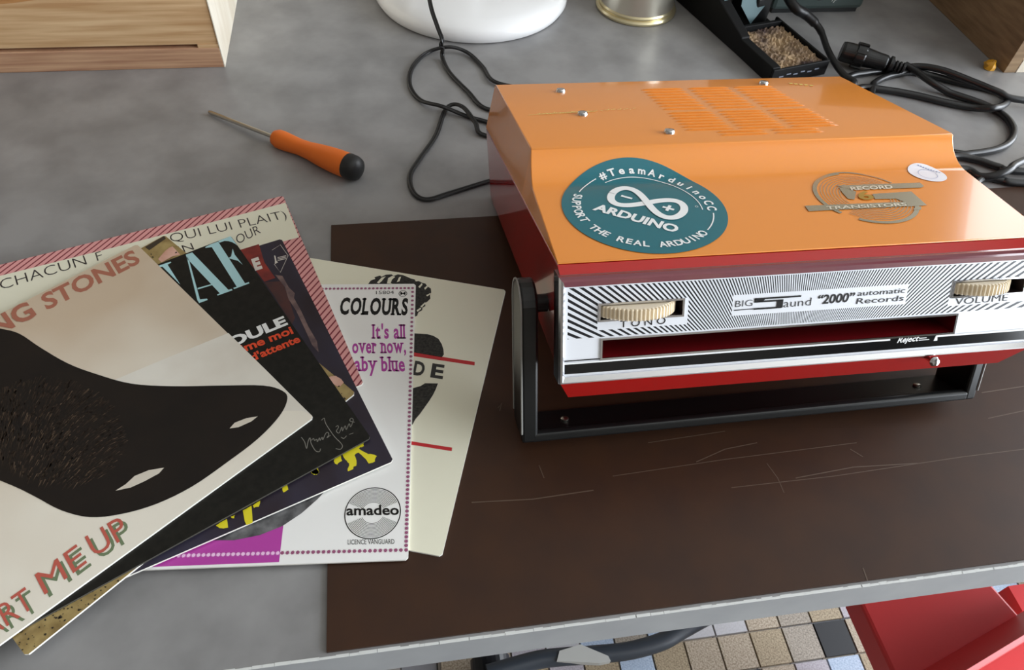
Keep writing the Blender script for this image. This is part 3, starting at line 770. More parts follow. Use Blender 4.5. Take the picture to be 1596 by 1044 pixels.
# front: chrome bezel, printed silver plate
BA, BB = Vector((-.0078, .0144)), Vector((.0049, .0617)); _e = (BB-BA).normalized()
FP = Plane(D3(0, *BA), DX, DV*_e.x + DN*_e.y)       # normal points out of the front
assert FP.n.dot(CAMP - FP.o) > 0
def bezel():
    mb = MB()
    secs = [(.1207, .0002, .0512, -.0100), (.1207, .0002, .0506, .0004), (.1200, .0006, .0496, .0020), (.1190, .0012, .0486, .0022), (.1180, .0034, .0460, .0010), (.1180, .0034, .0460, -.0020)]
    for hw, b0, b1, h in secs: mb.v += [FP.pt(-hw, b0, h), FP.pt(hw, b0, h), FP.pt(hw, b1, h), FP.pt(-hw, b1, h)]
    for i in range(len(secs)-1):
        for k in range(4): mb.f.append((4*i+k, 4*i+(k+1) % 4, 4*i+4+(k+1) % 4, 4*i+4+k)); mb.mi.append(1 if k == 2 and i < 4 else 0)
    return mb
clean(mk('bezel', bezel(), [CHROME, mat('smoky_trim', (112, 52, 62), 0.12, coat=1.0)], player))
SILVER = mat('silver_plate', (234, 237, 243), 0.30, metal=0.1)
def hatch_mat():
    m = mat('hatched_plate_print', (208, 214, 224), 0.30, metal=0.15); nt, b = nodes(m)
    tc = nt.nodes.new('ShaderNodeTexCoord'); sp = nt.nodes.new('ShaderNodeSeparateXYZ'); nt.links.new(tc.outputs['Object'], sp.inputs[0])
    a = mathn(nt, 'ARCTAN2', mathn(nt, 'ADD', sp.outputs[0], 0.007), mathn(nt, 'ADD', sp.outputs[1], 0.030))
    g = mathn(nt, 'LESS_THAN', mathn(nt, 'FRACT', mathn(nt, 'ADD', mathn(nt, 'SUBTRACT', mathn(nt, 'MULTIPLY', a, 68.0), mathn(nt, 'MULTIPLY', mathn(nt, 'POWER', a, 3.0), 6.4)), 400.0)), 0.47)
    mx = nt.nodes.new('ShaderNodeMix'); mx.data_type = 'RGBA'; nt.links.new(g, mx.inputs[0]); mx.inputs[6].default_value = srgb((234, 237, 243)); mx.inputs[7].default_value = srgb((22, 24, 30))
    nt.links.new(mx.outputs[2], b.inputs['Base Color'])
    nt.links.new(mathn(nt, 'MULTIPLY', mathn(nt, 'SUBTRACT', 1.0, g), 0.15), b.inputs['Metallic']); return m
HATCH = hatch_mat()
FM = Matrix(((FP.ex.x, FP.ey.x, FP.n.x, FP.o.x), (FP.ex.y, FP.ey.y, FP.n.y, FP.o.y), (FP.ex.z, FP.ey.z, FP.n.z, FP.o.z), (0, 0, 0, 1)))
HOLES = [(-.1018, .0297, -.0640, .0366), (.0695, .0297, .1062, .0366), (-.1005, .0113, .0735, .0200)]
PLAIN = [(-.1030, .0248, -.0612, .0375), (.0680, .0248, .1100, .0375), (-.0403, .0273, .0457, .0372)]
xs = sorted({-.1180, .1180, -.1165, .1165} | {h[0] for h in HOLES+PLAIN} | {h[2] for h in HOLES+PLAIN})
ys = sorted({.0034, .0215, .0452, .0462} | {h[1] for h in HOLES+PLAIN} | {h[3] for h in HOLES+PLAIN})
mb = MB()
for i in range(len(xs)-1):
    for j in range(len(ys)-1):
        cx, cy = (xs[i]+xs[i+1])/2, (ys[j]+ys[j+1])/2; inside = lambda r: r[0] < cx < r[2] and r[1] < cy < r[3]
        if any(inside(h) for h in HOLES): continue
        hat = cy > .0215 and cy < .0452 and abs(cx) < .1165 and not any(inside(h) for h in PLAIN)
        mb.add([FP.pt(xs[i], ys[j], 0), FP.pt(xs[i+1], ys[j], 0), FP.pt(xs[i+1], ys[j+1], 0), FP.pt(xs[i], ys[j+1], 0)], [(0, 1, 2, 3)], 1 if hat else 0)
mk('front_plate', mb, [SILVER, HATCH], player, M=FM)
# recesses behind the openings
DARKRED = mat('dark_red_inside', (98, 9, 15), 0.35)
for i, (x0, y0, x1, y1) in enumerate(HOLES):
    dp = 0.030 if i == 2 else 0.012
    q = [(x0, y0), (x1, y0), (x1, y1), (x0, y1)]
    mb = MB(); mb.add([FP.pt(a, b, 0) for a, b in q] + [FP.pt(a, b + (0.004 if i == 2 and b == y0 else 0), -dp) for a, b in q], [(0, 4, 5, 1), (1, 5, 6, 2), (2, 6, 7, 3), (3, 7, 4, 0), (4, 7, 6, 5)])
    mk('record_slot' if i == 2 else 'wheel_window', mb, DARKRED if i == 2 else mat('dark_window', (34, 22, 24), 0.4), player)
    mb = MB(); e = 0.0009
    for a0, b0, a1, b1 in ((x0-e, y0-e, x1+e, y0), (x0-e, y1, x1+e, y1+e), (x0-e, y0, x0, y1), (x1, y0, x1+e, y1)):
        mb.hexa([FP.pt(a0, b0, 0), FP.pt(a1, b0, 0), FP.pt(a1, b1, 0), FP.pt(a0, b1, 0)], [FP.pt(a0, b0, .0006), FP.pt(a1, b0, .0006), FP.pt(a1, b1, .0006), FP.pt(a0, b1, .0006)])
    mk('opening_rim', mb, CHROME, player)
# knurled wheels
IVORY = mat('ivory_plastic', (238, 222, 194), 0.35)
def wheel(cu, cb, wdt):
    R_ = 0.0205; half = wdt/2; dep = math.sqrt(R_*R_ - half*half); n = 264; mb = MB()
    prof = [(-.0028, .97), (-.0024, 1.0), (.0022, 1.0), (.0026, .985), (.0028, .93)]
    vs = []; fs = []
    for b, k in prof:
        for i in range(n):
            a = 2*math.pi*i/n; r = R_*k - (0.0 if i % 4 in (0, 1) else 0.0009)*(1 if k > .95 else 0)
            vs.append(FP.pt(cu + r*math.cos(a), cb + b, -dep + r*math.sin(a)))
    m_ = len(prof)
    for j in range(m_-1):
        for i in range(n): i2 = (i+1) % n; fs.append((j*n+i, j*n+i2, (j+1)*n+i2, (j+1)*n+i))
    fs.append(tuple(range(n))); fs.append(tuple(range((m_-1)*n, m_*n))[::-1])
    mb.add(vs, fs); return mb
o = clean(mk('tone_wheel', wheel(-.0845, .0333, .0330), IVORY, player)); o['label'] = 'ivory ribbed tone wheel'
o = clean(mk('volume_wheel', wheel(.0845, .0333, .0290), IVORY, player)); o['label'] = 'ivory ribbed volume wheel'
# printing on the plate
mb = MB()
text2(mb, FP, 'T O N O', (-.0925, .0254), (-.0715, .0258), (-.0925, .0286), 0.0002, 0.0, is_px=False)
mk('tone_lettering', mb, BLACKINK, player); mb = MB()
text2(mb, FP, 'VOLUME', (.0716, .0253), (.0992, .0256), (.0716, .0285), 0.0002, -0.005, is_px=False)
mk('volume_lettering', mb, BLACKINK, player); mb = MB()
text2(mb, FP, 'BIG', (-.0390, .0315), (-.0308, .0316), (-.0390, .0345), 0.0002, -0.012, is_px=False)
strip2(mb, FP, [(-.0394, .0300), (-.0300, .0301)], 0.0004, 0.0002)
for a0, b0, a1, b1 in ((-.0300, .0330, -.0292, .0352), (-.0300, .0344, -.0075, .0352), (-.0300, .0330, -.0160, .0338), (-.0190, .0298, -.0160, .0334), (-.0300, .0296, -.0165, .0304)):
    poly2(mb, FP, [(a0, b0), (a1, b0), (a1, b1), (a0, b1)], 0.00025, is_px=False)
poly2(mb, FP, [(-.0290, .0338), (-.0262, .0330), (-.0250, .0344), (-.0290, .0344)], 0.00025, is_px=False)
text2(mb, FP, 'aund', (-.0156, .0298), (-.0022, .0300), (-.0156, .0336), 0.0002, -0.01, is_px=False)
text2(mb, FP, '\u201c2000\u201d', (.0006, .0303), (.0188, .0305), (.0011, .0345), 0.0002, 0.022, is_px=False)
text2(mb, FP, 'automatic', (.0204, .0330), (.0442, .0331), (.0207, .0355), 0.0002, 0.0, is_px=False)
text2(mb, FP, 'Records', (.0204, .0291), (.0442, .0292), (.0207, .0318), 0.0002, 0.0, is_px=False)
mk('brand_lettering', mb, BLACKINK, player)
mb = MB(); poly2(mb, FP, [(-.1180, .0046), (.1180, .0046), (.1180, .0094), (-.1180, .0094)], 0.0003, is_px=False)
poly2(mb, FP, [(-.1180, .0108), (-.0990, .0108), (-.0990, .0113), (-.1180, .0113)], 0.0003, is_px=False)
strp = mk('black_trim_strip', mb, BLACKG, player)
mb = MB()
poly2(mb, FP, [(-.1180, .0094), (.0410, .0094), (.0410, .0102), (-.1180, .0102)], 0.0004, is_px=False); poly2(mb, FP, [(.0655, .0094), (.1180, .0094), (.1180, .0103), (.0655, .0103)], 0.0004, is_px=False)
text2(mb, FP, 'Reject', (.0448, .0080), (.0555, .0082), (.0458, .0108), 0.0005, 0.02, is_px=False)
poly2(mb, FP, [(.0560, .0093), (.0600, .0093), (.0600, .0097), (.0560, .0097)], 0.0005, is_px=False); poly2(mb, FP, [(.0560, .0083), (.0615, .0083), (.0615, .0087), (.0560, .0087)], 0.0005, is_px=False)
poly2(mb, FP, [(.0640, .0076), (.0660, .0076), (.0655, .0103), (.0648, .0103)], 0.0005, is_px=False)
mk('trim_lettering', mb, WHITEINK, strp)
mb = MB(); poly2(mb, FP, [(.0410, .0094), (.0655, .0094), (.0655, .0112), (.0410, .0112)], 0.0003, is_px=False); mk('reject_ground', mb, BLACKG, strp)
q = FP.pt(.0645, -.0022, 0.002); Mx = Matrix(((FP.ex.x, FP.ey.x, FP.n.x, q.x), (FP.ex.y, FP.ey.y, FP.n.y, q.y), (FP.ex.z, FP.ey.z, FP.n.z, q.z), (0, 0, 0, 1)))
o = mk('reject_lever', MB().lathe([(.0012, -.006), (.0014, -.001), (.0022, 0), (.0025, .0012), (.0018, .0024), (.0006, .0026)], 20, Mx), CHROME, player, smooth_=True)
# feet under the front
for s in (-1, 1):
    q = D3(s*.098, .016, 0); R_ = Matrix(((DX.x, DV.x, DN.x, q.x), (DX.y, DV.y, DN.y, q.y), (DX.z, DV.z, DN.z, q.z), (0, 0, 0, 1)))
    mk('foot', MB().lathe([(.0045, -.005), (.0055, -.004), (.0060, .001)], 20, R_), mat('brown_rubber', (40, 30, 26), 0.5), player, smooth_=True)
# carrying handle swung down as a stand
HX0, HX1 = 0.0525, 0.3135
PVT = Vector((0, .2352, .0735)); BARC = Vector((0, .2055, .0108))
ad = (BARC-PVT).normalized(); wdv = Vector((0, -ad.z, ad.y))      # along the arm / across the band
if wdv.y < 0: wdv = -wdv
HW = 0.0132
VINYL = mat('black_vinyl_handle', (19, 21, 22), 0.30)
def arm(x0, x1):
    ring = []
    for k in range(13):
        a = math.pi*k/12; ring.append(PVT - ad*(HW*math.sin(a))*1.0 + wdv*(HW*math.cos(a)))
    ring += [BARC + ad*0.004 - wdv*HW, BARC + ad*0.004 + wdv*HW]
    mb = MB(); mb.hexa([p + Vector((x0, 0, 0)) for p in ring], [p + Vector((x1, 0, 0)) for p in ring]); return mb, ring
handle_parts = []
for x0, x1, xo in ((HX0, HX0+.0085, HX0), (HX1-.0065, HX1, HX1)):
    mb, ring = arm(x0, x1); clean(mk('handle_arm', mb, VINYL, player, bevel=0.0014))
    mb = MB(); pts = [p + Vector((xo, 0, 0)) for p in ring[:-2]]; pts = [ring[-1] - ad*.006 + Vector((xo, 0, 0))] + pts + [ring[-2] - ad*.006 + Vector((xo, 0, 0))]
    mb.tube(pts, 0.0005, 6, 1); mk('edge_highlight', mb, mat('highlight_grey', (150, 150, 146), 0.35), player)  # pale line added to draw the specular highlight along the arm's edges
mb = MB(); sec = [(-HW, .004), (-HW, -.001), (-HW+.003, -.0022), (-HW+.0055, -.0005), (-HW+.007, .0012), (HW-.002, .0012), (HW, .0012), (HW, .004)]
lo = [BARC + wdv*a + ad*b + Vector((HX0+.005, 0, 0)) for a, b in sec]; hi = [p + Vector((HX1-HX0-.010, 0, 0)) for p in lo]
mb.hexa(lo, hi); clean(mk('handle_bar', mb, VINYL, player, bevel=0.0012, seg=3))
for x in (HX0+.026, HX1-.026):
    q = BARC + wdv*.002 + ad*.001 + Vector((x, 0, 0)); Mq = Matrix.Translation(q) @ (-ad).to_track_quat('Z', 'Y').to_matrix().to_4x4()
    mk('handle_screw', MB().lathe([(.0022, 0), (.0022, .0008), (.0012, .0014)], 16, Mq), STEEL, player, smooth_=True)
for xa, xb in ((HX0+.004, HX0+.0150), (HX1-.0150, HX1-.004)):
    Mq = Matrix.Translation(PVT + Vector((xa, 0, 0))) @ Matrix.Rotation(math.radians(90), 4, 'Y')
    mk('pivot', MB().lathe([(.0062, 0), (.0062, .004), (.0045, .0045), (.0045, xb-xa)], 24, Mq), BLACKP, player)

# ------------------------------------------------------------------ screwdriver
tip = at((325,174), 0.002); butt = at((562,266), 0.0093)
ax = (butt-tip).normalized(); LEN = (butt-tip).length
SM = Matrix.Translation(tip) @ ax.to_track_quat('Z', 'Y').to_matrix().to_4x4()
sd = empty('screwdriver', SM, 'small precision screwdriver with orange handle and black cap lying on the bench', 'screwdriver')
hs = LEN*0.452; HL = LEN - hs
mk('shaft', MB().lathe([(.0006, 0), (.0013, .001), (.0015, .003), (.0015, hs+.004)], 16, SM), STEEL, sd, smooth_=True)
pr = [(.0030, 0), (.0056, .0012), (.0069, .0045), (.0070, .009), (.0064, .018), (.0060, .025), (.0064, .033), (.0076, .042), (.0086, .052), (.0091, .060), (.0091, HL*0.855)]
mk('handle', MB().lathe([(r, hs+z) for r, z in pr], 36, SM), mat('orange_rubber', (232, 112, 26), 0.5), sd, smooth_=True)
mk('end_cap', MB().lathe([(.0091, hs+HL*.855), (.0093, hs+HL*.87), (.0090, hs+HL*.93), (.0078, hs+HL*.97), (.0050, hs+HL*.992), (.001, hs+HL)], 36, SM), mat('black_cap', (26, 26, 27), 0.45), sd, smooth_=True)

# ------------------------------------------------------------------ thin twin wire
wp = [((672,-40),.030), ((668,0),.027), ((679,38),.0205), ((688,62),.0150), ((689,74),.008), ((688,90),.001), ((700,114),0), ((728,143),0), ((757,170),.0)]
path = [Vector((.020, .86, .0016)), Vector((.026, .815, .004)), Vector((.034, .778, .0175)), Vector((.039, .735, .0265))] + [at(p, .0016+z) for p, z in wp[1:]] + [Vector((.105, .500, .0016)), Vector((.13, .482, .0016)), Vector((.105, .472, .0016))]
wp = [((757,188),.0), ((728,180),.0), ((690,165),.004), ((656,155),0), ((640,131),0), ((645,104),0), ((668,82),.0), ((700,74),.0045), ((727,82),.001), ((750,103),0), ((770,128),.001)]
path += [at(p, .0016+z) for p, z in wp] + [Vector((.115, .53, .0016)), Vector((.135, .50, .0016)), Vector((.11, .470, .0016))]
wp = [((757,210),.0), ((742,190),.002), ((724,167),.004), ((705,162),.002), ((691,174),0), ((677,212),0), ((652,248),0), ((637,274),0), ((643,301),0), ((665,312),0), ((702,302),0), ((757,285),.0)]
path += [at(p, .0016+z) for p, z in wp] + [Vector((.085, .425, .0016)), Vector((.11, .44, .0016))]
P0 = smooth(path, 6); off = []
for i, p in enumerate(P0):
    t = P0[min(i+1, len(P0)-1)] - P0[max(i-1, 0)]; t.z = 0; t.normalize(); off.append(p + Vector((-t.y, t.x, 0))*.0017)
mb = MB(); mb.tube(P0, .0011, 8, 1); mb.tube(off, .0011, 8, 1)
tag(mk('twin_wire', mb, RUBBER, smooth_=True), 'thin black twin wire looping left of the record player', 'wire')

# ------------------------------------------------------------------ white round base
LB = Vector((.083, .700, 0)); LM = Matrix.Translation(LB)
lamp = empty('lamp', LM, 'white round domed base with a stem at the back of the bench', 'lamp')
mk('base', MB().lathe([(.086, 0), (.090, .001), (.0925, .005), (.0920, .010), (.088, .0145), (.078, .018), (.060, .0205), (.030, .022), (.014, .023), (.012, .026)], 96, LM), WHITE, lamp, smooth_=True)
mk('stem', MB().lathe([(.010, .024), (.010, .33), (.008, .335)], 32, LM), WHITE, lamp, smooth_=True)
# ------------------------------------------------------------------ metal tin
TNM = Matrix.Translation((.2405, .672, 0))
tin = empty('metal_tin', TNM, 'pale brass-coloured metal tin with flared foot beside the white base', 'tin')
BRASS = mat('pale_brass', (226, 214, 176), 0.28, metal=0.8)
mk('foot_rim', MB().lathe([(.0355, 0), (.0388, .0006), (.0392, .0025), (.0380, .0042), (.0368, .0045), (.0372, .0065), (.0362, .0080)], 64, TNM), BRASS, tin, smooth_=True)
mk('body', MB().lathe([(.0360, .0075), (.0338, .0250), (.0334, .030), (.0340, .0315), (.0340, .070), (.031, .072)], 64, TNM), mat('tin_metal', (222, 216, 200), 0.28, metal=0.85), tin, smooth_=True)
mk('bead', MB().lathe([(.0336, .0262), (.0352, .0275), (.0352, .0292), (.0336, .0305)], 64, TNM, cap=False), BRASS, tin, smooth_=True)

# ------------------------------------------------------------------ wooden boxes
def wood(name, c1, c2, st, sc=14):
    return mat(name, c1, 0.55, noise=(sc, 1.0, c2, st))
PINE = wood('pine_face', (230, 196, 152), (196, 152, 106), (1.2, 1, 26), 9)
PINE2 = wood('pine_rail', (208, 168, 134), (174, 128, 100), (1.5, 1, 40), 9)
PINE_LIT = wood('pine_lit_end', (232, 224, 208), (216, 204, 184), (3, 3, 1), 20)  # light from the right painted into the end faces as paler wood
bx0, bx1, by0, by1, bh = -0.62, -0.1355, .5835, .86, .15
bxm = empty('wooden_box', Matrix.Translation(((bx0+bx1)/2, by0, 0)), 'pale plywood box with a slot along its front, left rear of the bench', 'box')
mk('rail', MB().box((bx0, by0, 0), (bx1-.0006, by0+.012, .0172)), PINE2, bxm, bevel=0.0006)
mk('front_board', MB().box((bx0, by0+.0008, .0200), (bx1-.0008, by0+.012, bh)), PINE, bxm, bevel=0.0006)
mk('slot_end', MB().box((bx1-.017, by0+.0004, .0172), (bx1-.0008, by0+.012, .0200)), PINE, bxm)
mk('side_board', MB().box((bx1-.012, by0+.012, 0), (bx1, by1, bh)).box((bx1-.0007, by0, 0), (bx1, by0+.0119, bh)), PINE_LIT, bxm)
mk('side_board', MB().box((bx0, by0+.012, 0), (bx0+.012, by1, bh)), PINE_LIT, bxm)
mk('back_board', MB().box((bx0, by1, 0), (bx1, by1+.012, bh)), PINE, bxm)
mk('top_board', MB().box((bx0, by0, bh), (bx1, by1+.012, bh+.012)), PINE, bxm, bevel=0.0006)
mk('knot_figure', MB().add([(bx0, by0+.0006, .047), (-.40, by0+.0006, .050), (-.335, by0+.0006, .0525), (-.275, by0+.0006, .056), (-.245, by0+.0006, .0600), (-.27, by0+.0006, .0640), (-.24, by0+.0006, .068), (-.30, by0+.0006, .09), (bx0, by0+.0006, .09)],
   [tuple(range(9))]), wood('pine_heart', (200, 146, 92), (176, 124, 74), (2, 1, 18), 12), bxm)
DRK = wood('shaded_ply', (150, 124, 92), (120, 94, 66), (1, 4, 30), 7)  # backlit box: its shade is put into this darker wood colour
bx = empty('wooden_crate', Matrix.Translation((.70, .67, 0)), 'plywood box, shade painted into its brown side and light into its cream end, right rear', 'box')
mk('side_board', MB().box((.5570, .5385, 0), (.5690, .86, .16)), DRK, bx, bevel=0.0004)
mk('end_board', MB().box((.5692, .5390, .0145), (.86, .5510, .16)), PINE_LIT, bx, bevel=0.0006)
mk('end_rail', MB().box((.5692, .5380, 0), (.86, .5510, .0132)), PINE_LIT, bx, bevel=0.0006)
mk('side_board', MB().box((.86, .5385, 0), (.872, .86, .16)), DRK, bx); mk('back_board', MB().box((.569, .848, 0), (.86, .86, .16)), DRK, bx)
mk('top_board', MB().box((.557, .5385, .1602), (.872, .86, .172)), DRK, bx)
q = at((1545,101), .003); mb = MB().lathe([(.0045, 0), (.0058, .0015), (.0050, .005), (.0022, .008), (.0005, .009)], 9, Matrix.Translation((q.x-.001, q.y, 0)) @ Matrix.Rotation(.3, 4, 'X'))
rr = random.Random(6)
for v in mb.v: v.x += rr.uniform(-.0012, .0012); v.y += rr.uniform(-.0012, .0012)
tag(mk('resin_lump', mb, mat('amber', (206, 150, 40), 0.2), smooth_=True), 'small amber lump at the foot of the brown plywood box', 'lump')

# ------------------------------------------------------------------ soldering stand
yaw = math.atan2(.547-.534, .386-.332)
ex = Vector((math.cos(yaw), math.sin(yaw), 0)); ey = Vector((-ex.y, ex.x, 0)); so = Vector((.3245, .5310, 0))
SOM = Matrix(((ex.x, ey.x, 0, so.x), (ex.y, ey.y, 0, so.y), (0, 0, 1, 0), (0, 0, 0, 1)))
stand = empty('soldering_stand', SOM, 'black soldering iron stand with sponge tray behind the record player', 'soldering stand')
def lb(x0, y0, z0, x1, y1, z1): 
    mb = MB().box((x0, y0, z0), (x1, y1, z1)); mb.v = [SOM @ v for v in mb.v]; return mb
mb = lb(0, 0, 0, .060, .0022, .0140)
for a in ((0, .0022, 0, .0085, .20, .0150), (.0575, .0022, 0, .060, .080, .0140), (.0085, .0700, 0, .0575, .0735, .0150), (.003, .0022, 0, .0575, .07, .0030), (.003, .0735, 0, .060, .20, .006)):
    q = lb(*a); mb.add(q.v, q.f)
BLACKM = mat('matt_black_plastic', (13, 13, 14), 0.6, spec=0.2)
mk('tray', mb, BLACKM, stand, bevel=0.0007)
mb = MB(); 
for i in range(6): q = lb(.008+i*.0075, -.0002, .006+.0012*(i % 2), .0125+i*.0075, 0, .0072+.0012*(i % 2)); mb.add(q.v, q.f)
mk('tray_print', mb, mat('grey_print', (120, 126, 140), 0.5), stand)
# fibrous sponge
rr = random.Random(9); mb = MB(); nx, ny = 26, 34
for j in range(ny+1):
    for i in range(nx+1):
        hgt = .0105 + rr.uniform(-.0013, .0017) - .0035*math.exp(-((i/nx-.5)**2+(j/ny-.55)**2)*18)
        mb.v.append(SOM @ Vector((.0090+.0480*i/nx, .0035+.0650*j/ny, hgt)))
mb.f = [(j*(nx+1)+i, j*(nx+1)+i+1, (j+1)*(nx+1)+i+1, (j+1)*(nx+1)+i) for j in range(ny) for i in range(nx)]; mb.mi = [0]*len(mb.f)
edge_lo = [SOM @ Vector(p) for p in ((.0090,.0035,.0025),(.0570,.0035,.0025),(.0570,.0685,.0025),(.0090,.0685,.0025))]
mb.add(edge_lo + [SOM @ Vector(p) for p in ((.0090,.0035,.010),(.0570,.0035,.010),(.0570,.0685,.010),(.0090,.0685,.010))], [(0,1,5,4),(1,2,6,5),(2,3,7,6),(3,0,4,7)])
mk('sponge', mb, mat('singed_sponge', (176, 150, 116), 0.95, noise=(45, 1.0, (74, 58, 56), (1, 1, 1))), stand)
# holder: dark body leaning back, two grey-blue steel brackets
mb = MB(); lo = [(0,.048,0),(.0095,.048,0),(.013,.20,0),(-.003,.20,0)]; hi = [(0,.052,.0165),(.0095,.052,.0165),(.013,.20,.064),(-.003,.20,.064)]
mb.hexa([SOM @ Vector(p) for p in lo], [SOM @ Vector(p) for p in hi]); mk('holder_body', mb, BLACKM, stand, bevel=.001)
STEELB = mat('blued_steel', (62, 88, 92), 0.45, metal=0.2)
def bracket(pts, th):
    mb = MB(); n = [SOM @ Vector(p) for p in pts]; nr = (n[1]-n[0]).cross(n[2]-n[0]).normalized()*th
    mb.hexa(n, [p+nr for p in n]); mk('bracket', mb, STEELB, stand)
bracket([(.034,.084,.008),(.022,.090,.024),(.024,.100,.060),(.056,.100,.060),(.048,.088,.022)], .0012)
bracket([(.004,.092,.024),(.002,.100,.060),(.022,.104,.060),(.012,.095,.036)], .0012)
mk('post', lb(.038, .088, .004, .056, .125, .030), BLACKP, stand, bevel=.002)
# ------------------------------------------------------------------ soldering station
gx = MB().box((.372, .6525, .004), (.468, .80, .085))
stn = empty('soldering_station', Matrix.Translation((.42, .72, 0)), 'dark grey-green soldering station behind the black stand', 'soldering station')
mk('case', gx, mat('grey_green_case', (64, 78, 76), 0.5), stn, bevel=.004)
mk('base_plate', MB().box((.375, .656, 0), (.465, .80, .004)), BLACKP, stn)
KM = Matrix.Translation((.4115, .6525, .0285)) @ Matrix.Rotation(math.radians(90), 4, 'X')
mk('knob', MB().lathe([(.0125, 0), (.0125, .002), (.0100, .003), (.0092, .012), (.0078, .013)], 28, KM), mat('dark_knob', (34, 30, 32), 0.4), stn, bevel=.0004)
mk('switch', MB().box((.446, .6505, .018), (.458, .6526, .036)), mat('grey_switch', (150, 148, 146), 0.5), stn, bevel=.001)
mb = MB(); 
for a, b in (((.4325, .0125), (.4350, .0170)), ((.4345, .0110), (.4370, .0160)), ((.4315, .0150), (.4375, .0140))): mb.tube([(a[0], .6523, a[1]), (b[0], .6523, b[1])], .00035, 5, 1)
mk('panel_mark', mb, WHITEINK, stn)

# ------------------------------------------------------------------ cables at the right
k2 = lambda x, y: (1280 + x/4.177, 50 + y/4.177)
CRAD = .0030
def run(lst, z=.0): return [at(k2(*p[:2]), CRAD + z + (p[2] if len(p) > 2 else 0)) for p in lst]
p_start = at(k2(545,212), .008)
cab = [p_start] + run([(620,258,.004),(720,328,.004),(850,402),(1000,452),(1105,495),(1205,560),(1252,640),(1230,712),(1150,762),(1000,790),(880,792)])
cab += [Vector((.415, .437, .003)), Vector((.408, .425, .003)), Vector((.418, .415, .003))]
cab += run([(870,806,.001),(1000,830),(1150,878),(1320,908,.001)]) + [Vector((.60, .385, .003)), Vector((.64, .42, .003)), Vector((.60, .445, .003))]
cab += run([(1330,832,.006),(1220,898,.0075),(1120,935,.004),(1030,938,.001),(940,895)]) + [Vector((.41, .40, .003)), Vector((.412, .385, .003)), Vector((.43, .383, .003))]
cab += run([(1060,950),(1180,965),(1320,985)]) + [Vector((.60, .365, .003)), Vector((.70, .42, .003)), Vector((.66, .47, .003))]
cab += run([(1330,445,.004),(1150,388,.007),(1000,328,.007),(800,252,.007),(650,224,.004),(540,232,.001),(420,250),(300,266),(180,292)])
cab += [Vector((.375, .515, .003)), Vector((.36, .505, .003)), Vector((.38, .495, .003))]
cab += run([(240,368),(400,376),(600,410),(800,458),(1000,494,.001),(1110,496,.006),(1180,480,.004),(1212,445,.001),(1180,405),(1080,370),(900,330),(720,285),(600,262),(520,270),(430,292),(350,330),(330,375)])
cab += [Vector((.385, .47, .003)), Vector((.37, .45, .003))]
CBM = Matrix.Translation(at((1470,160), 0))
cord = empty('iron_cable', CBM, 'long black cable coiled beside the record player, ending in a round plug', 'cable')
cab = smooth(cab, 7)
for p in cab: p.z = max(p.z, CRAD + .0002)
mk('cord', MB().tube(cab, CRAD, 10, 1), mat('black_cable', (24, 25, 27), 0.33), cord, smooth_=True)
pa, pb = at((1311,79), .0125), at((1412,107), .0098); pd = (pa-pb).normalized(); PL = (pa-pb).length
PM = Matrix.Translation(pb) @ pd.to_track_quat('Z', 'Y').to_matrix().to_4x4()
mk('plug_body', MB().lathe([(.0052, PL*.28), (.0068, PL*.32), (.0072, PL*.45), (.0082, PL*.60), (.0084, PL*.66)], 28, PM), BLACKP, cord, bevel=.0005)
mb = MB().lathe([(.0094, PL*.64), (.0102, PL*.66), (.0102, PL*.78), (.0088, PL*.80), (.0086, PL*.96), (.0078, PL), (.004, PL)], 28, PM)
for k in range(8):
    a = k*math.pi/4; c = Vector((.0098*math.cos(a), .0098*math.sin(a), 0)); t = Vector((-math.sin(a), math.cos(a), 0))*.0016; r = Vector((math.cos(a), math.sin(a), 0))*.0014
    q = [c-t, c+t, c+t+r, c-t+r]; mb.hexa([PM @ (x + Vector((0, 0, PL*.64))) for x in q], [PM @ (x + Vector((0, 0, PL*.79))) for x in q])
mk('coupling_ring', mb, BLACKP, cord)
mb = MB()
for k in range(5): mb.lathe([(.0034, PL*(.02+k*.055)), (.0046, PL*(.03+k*.055)), (.0046, PL*(.055+k*.055)), (.0034, PL*(.065+k*.055))], 20, PM)
mk('strain_relief', mb, RUBBER, cord)
mk('clip_collar', MB().lathe([(.0056, PL*.21), (.0070, PL*.22), (.0070, PL*.26), (.0056, PL*.27)], 24, PM), BLACKP, cord)
# cord from the station, passing behind the player
ip = [Vector((.375, .70, .040)), at((1232,2), .030), at((1255,22), .022), at((1270,36), .016), at(k2(0,0), .012), at(k2(40,110), .010), at(k2(100,220), .010), at(k2(160,290), .010), at(k2(215,332), .010), Vector((.378, .500, .006)), Vector((.372, .475, .003))]
mb = MB().tube(ip, [.0046, .0046, .0042, .0032, .0028, .0028, .0028, .0028, .0028, .0028], 10, 7)
tag(mk('soldering_lead', mb, RUBBER, smooth_=True), 'black cord dropping from the soldering station behind the record player', 'cord')

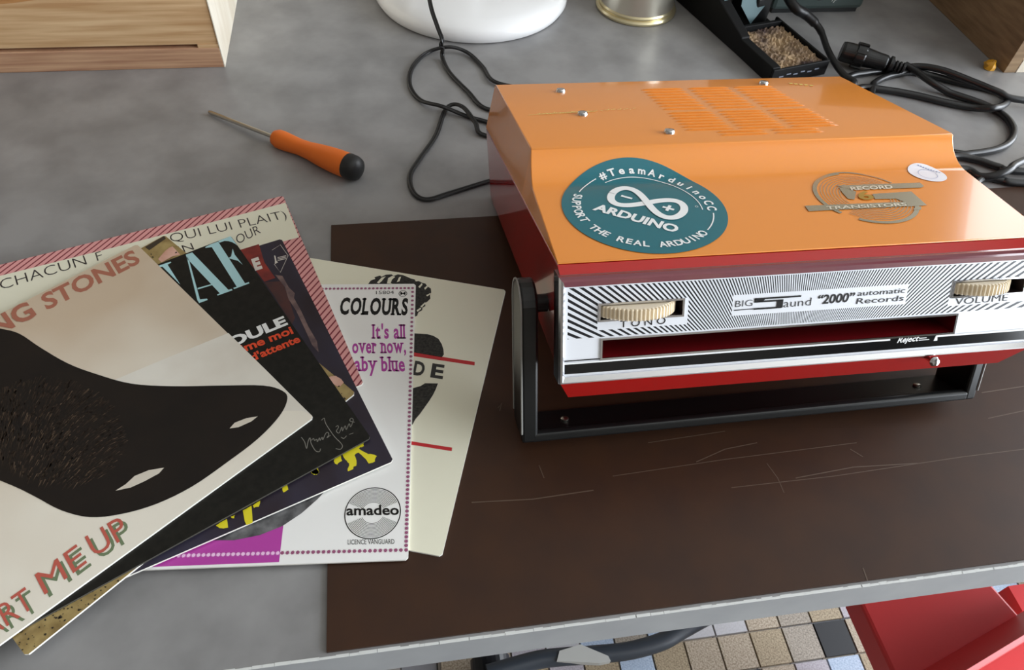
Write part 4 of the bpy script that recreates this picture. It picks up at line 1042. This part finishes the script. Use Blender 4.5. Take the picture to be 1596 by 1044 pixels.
# ------------------------------------------------------------------ under the bench: office chair foot and red chair
def atz(p, z): return at(p, z)
cb = empty('office_chair_base', Matrix.Translation((.22, .24, FZ)), 'dark grey office chair foot on the tiles below the bench edge', 'chair base')
zc = FZ + .06
mb = MB().tube([atz(p, zc) for p in [(1120,950),(1062,982),(1030,1000),(980,1014),(925,1020),(870,1024),(830,1030),(760,1050)]], .012, 12, 6)
mk('leg', mb, mat('dark_grey_nylon', (46, 52, 60), 0.4), cb, smooth_=True)
mb = MB(); a = [atz(p, zc+.013) for p in [(868,1030),(872,1014),(905,1004),(948,1022),(952,1030),(935,1033),(915,1032)]]; mb.hexa([p-Vector((0, 0, .012)) for p in a], a)
mk('leg_pad', clean and mb, mat('pale_grey_nylon', (176, 176, 172), 0.5), cb)
cp_ = atz((985,985), zc); mk('column', MB().lathe([(.030, FZ+.05), (.030, FZ+.12), (.020, FZ+.13), (.020, -.35)], 28, Matrix.Translation((cp_.x, cp_.y+.10, 0))), BLACKP, cb)
q = atz((800,1040), FZ+.03); mk('caster', MB().lathe([(.010, -.018), (.027, -.016), (.028, .016), (.010, .018)], 28, Matrix.Translation((q.x-.03, q.y, FZ+.028)) @ Matrix.Rotation(math.radians(90), 4, 'X')), mat('dark_caster', (24, 26, 32), 0.3), cb)
zs = -.30
rc = empty('red_chair', Matrix.Translation((.55, .22, FZ)), 'red painted chair pushed under the front of the bench', 'chair')
REDC = mat('red_paint', (208, 50, 52), 0.42); REDD = REDC
a = [atz(p, zs) for p in [(1335,925),(1390,1044),(1425,1120),(1680,1060),(1528,890)]]
mb = MB(); mb.hexa([p-Vector((0, 0, .03)) for p in a], a); clean(mk('seat', mb, REDC, rc, bevel=.003))
La = [atz((1380,1078), zs+.004), atz((1660,914), zs+.004)]; Lb = [atz((1450,1078), -.235), atz((1660,950), -.235)]; Lc = [atz((1470,1078), -.240), atz((1660,962), -.240)]
mb = MB(); mb.hexa([La[0], Lb[0], Lc[0], Lc[0]-Vector((0, 0, .055))], [La[1], Lb[1], Lc[1], Lc[1]-Vector((0, 0, .055))]); clean(mk('rail', mb, REDC, rc, bevel=.001))
for p in ((1640,960), (1665,1040), (1600,1045), (1600,930)):
    q = atz(p, zs-.03); mk('leg', MB().box((q.x-.012, q.y-.012, FZ), (q.x+.012, q.y+.012, zs-.03)), REDC, rc)
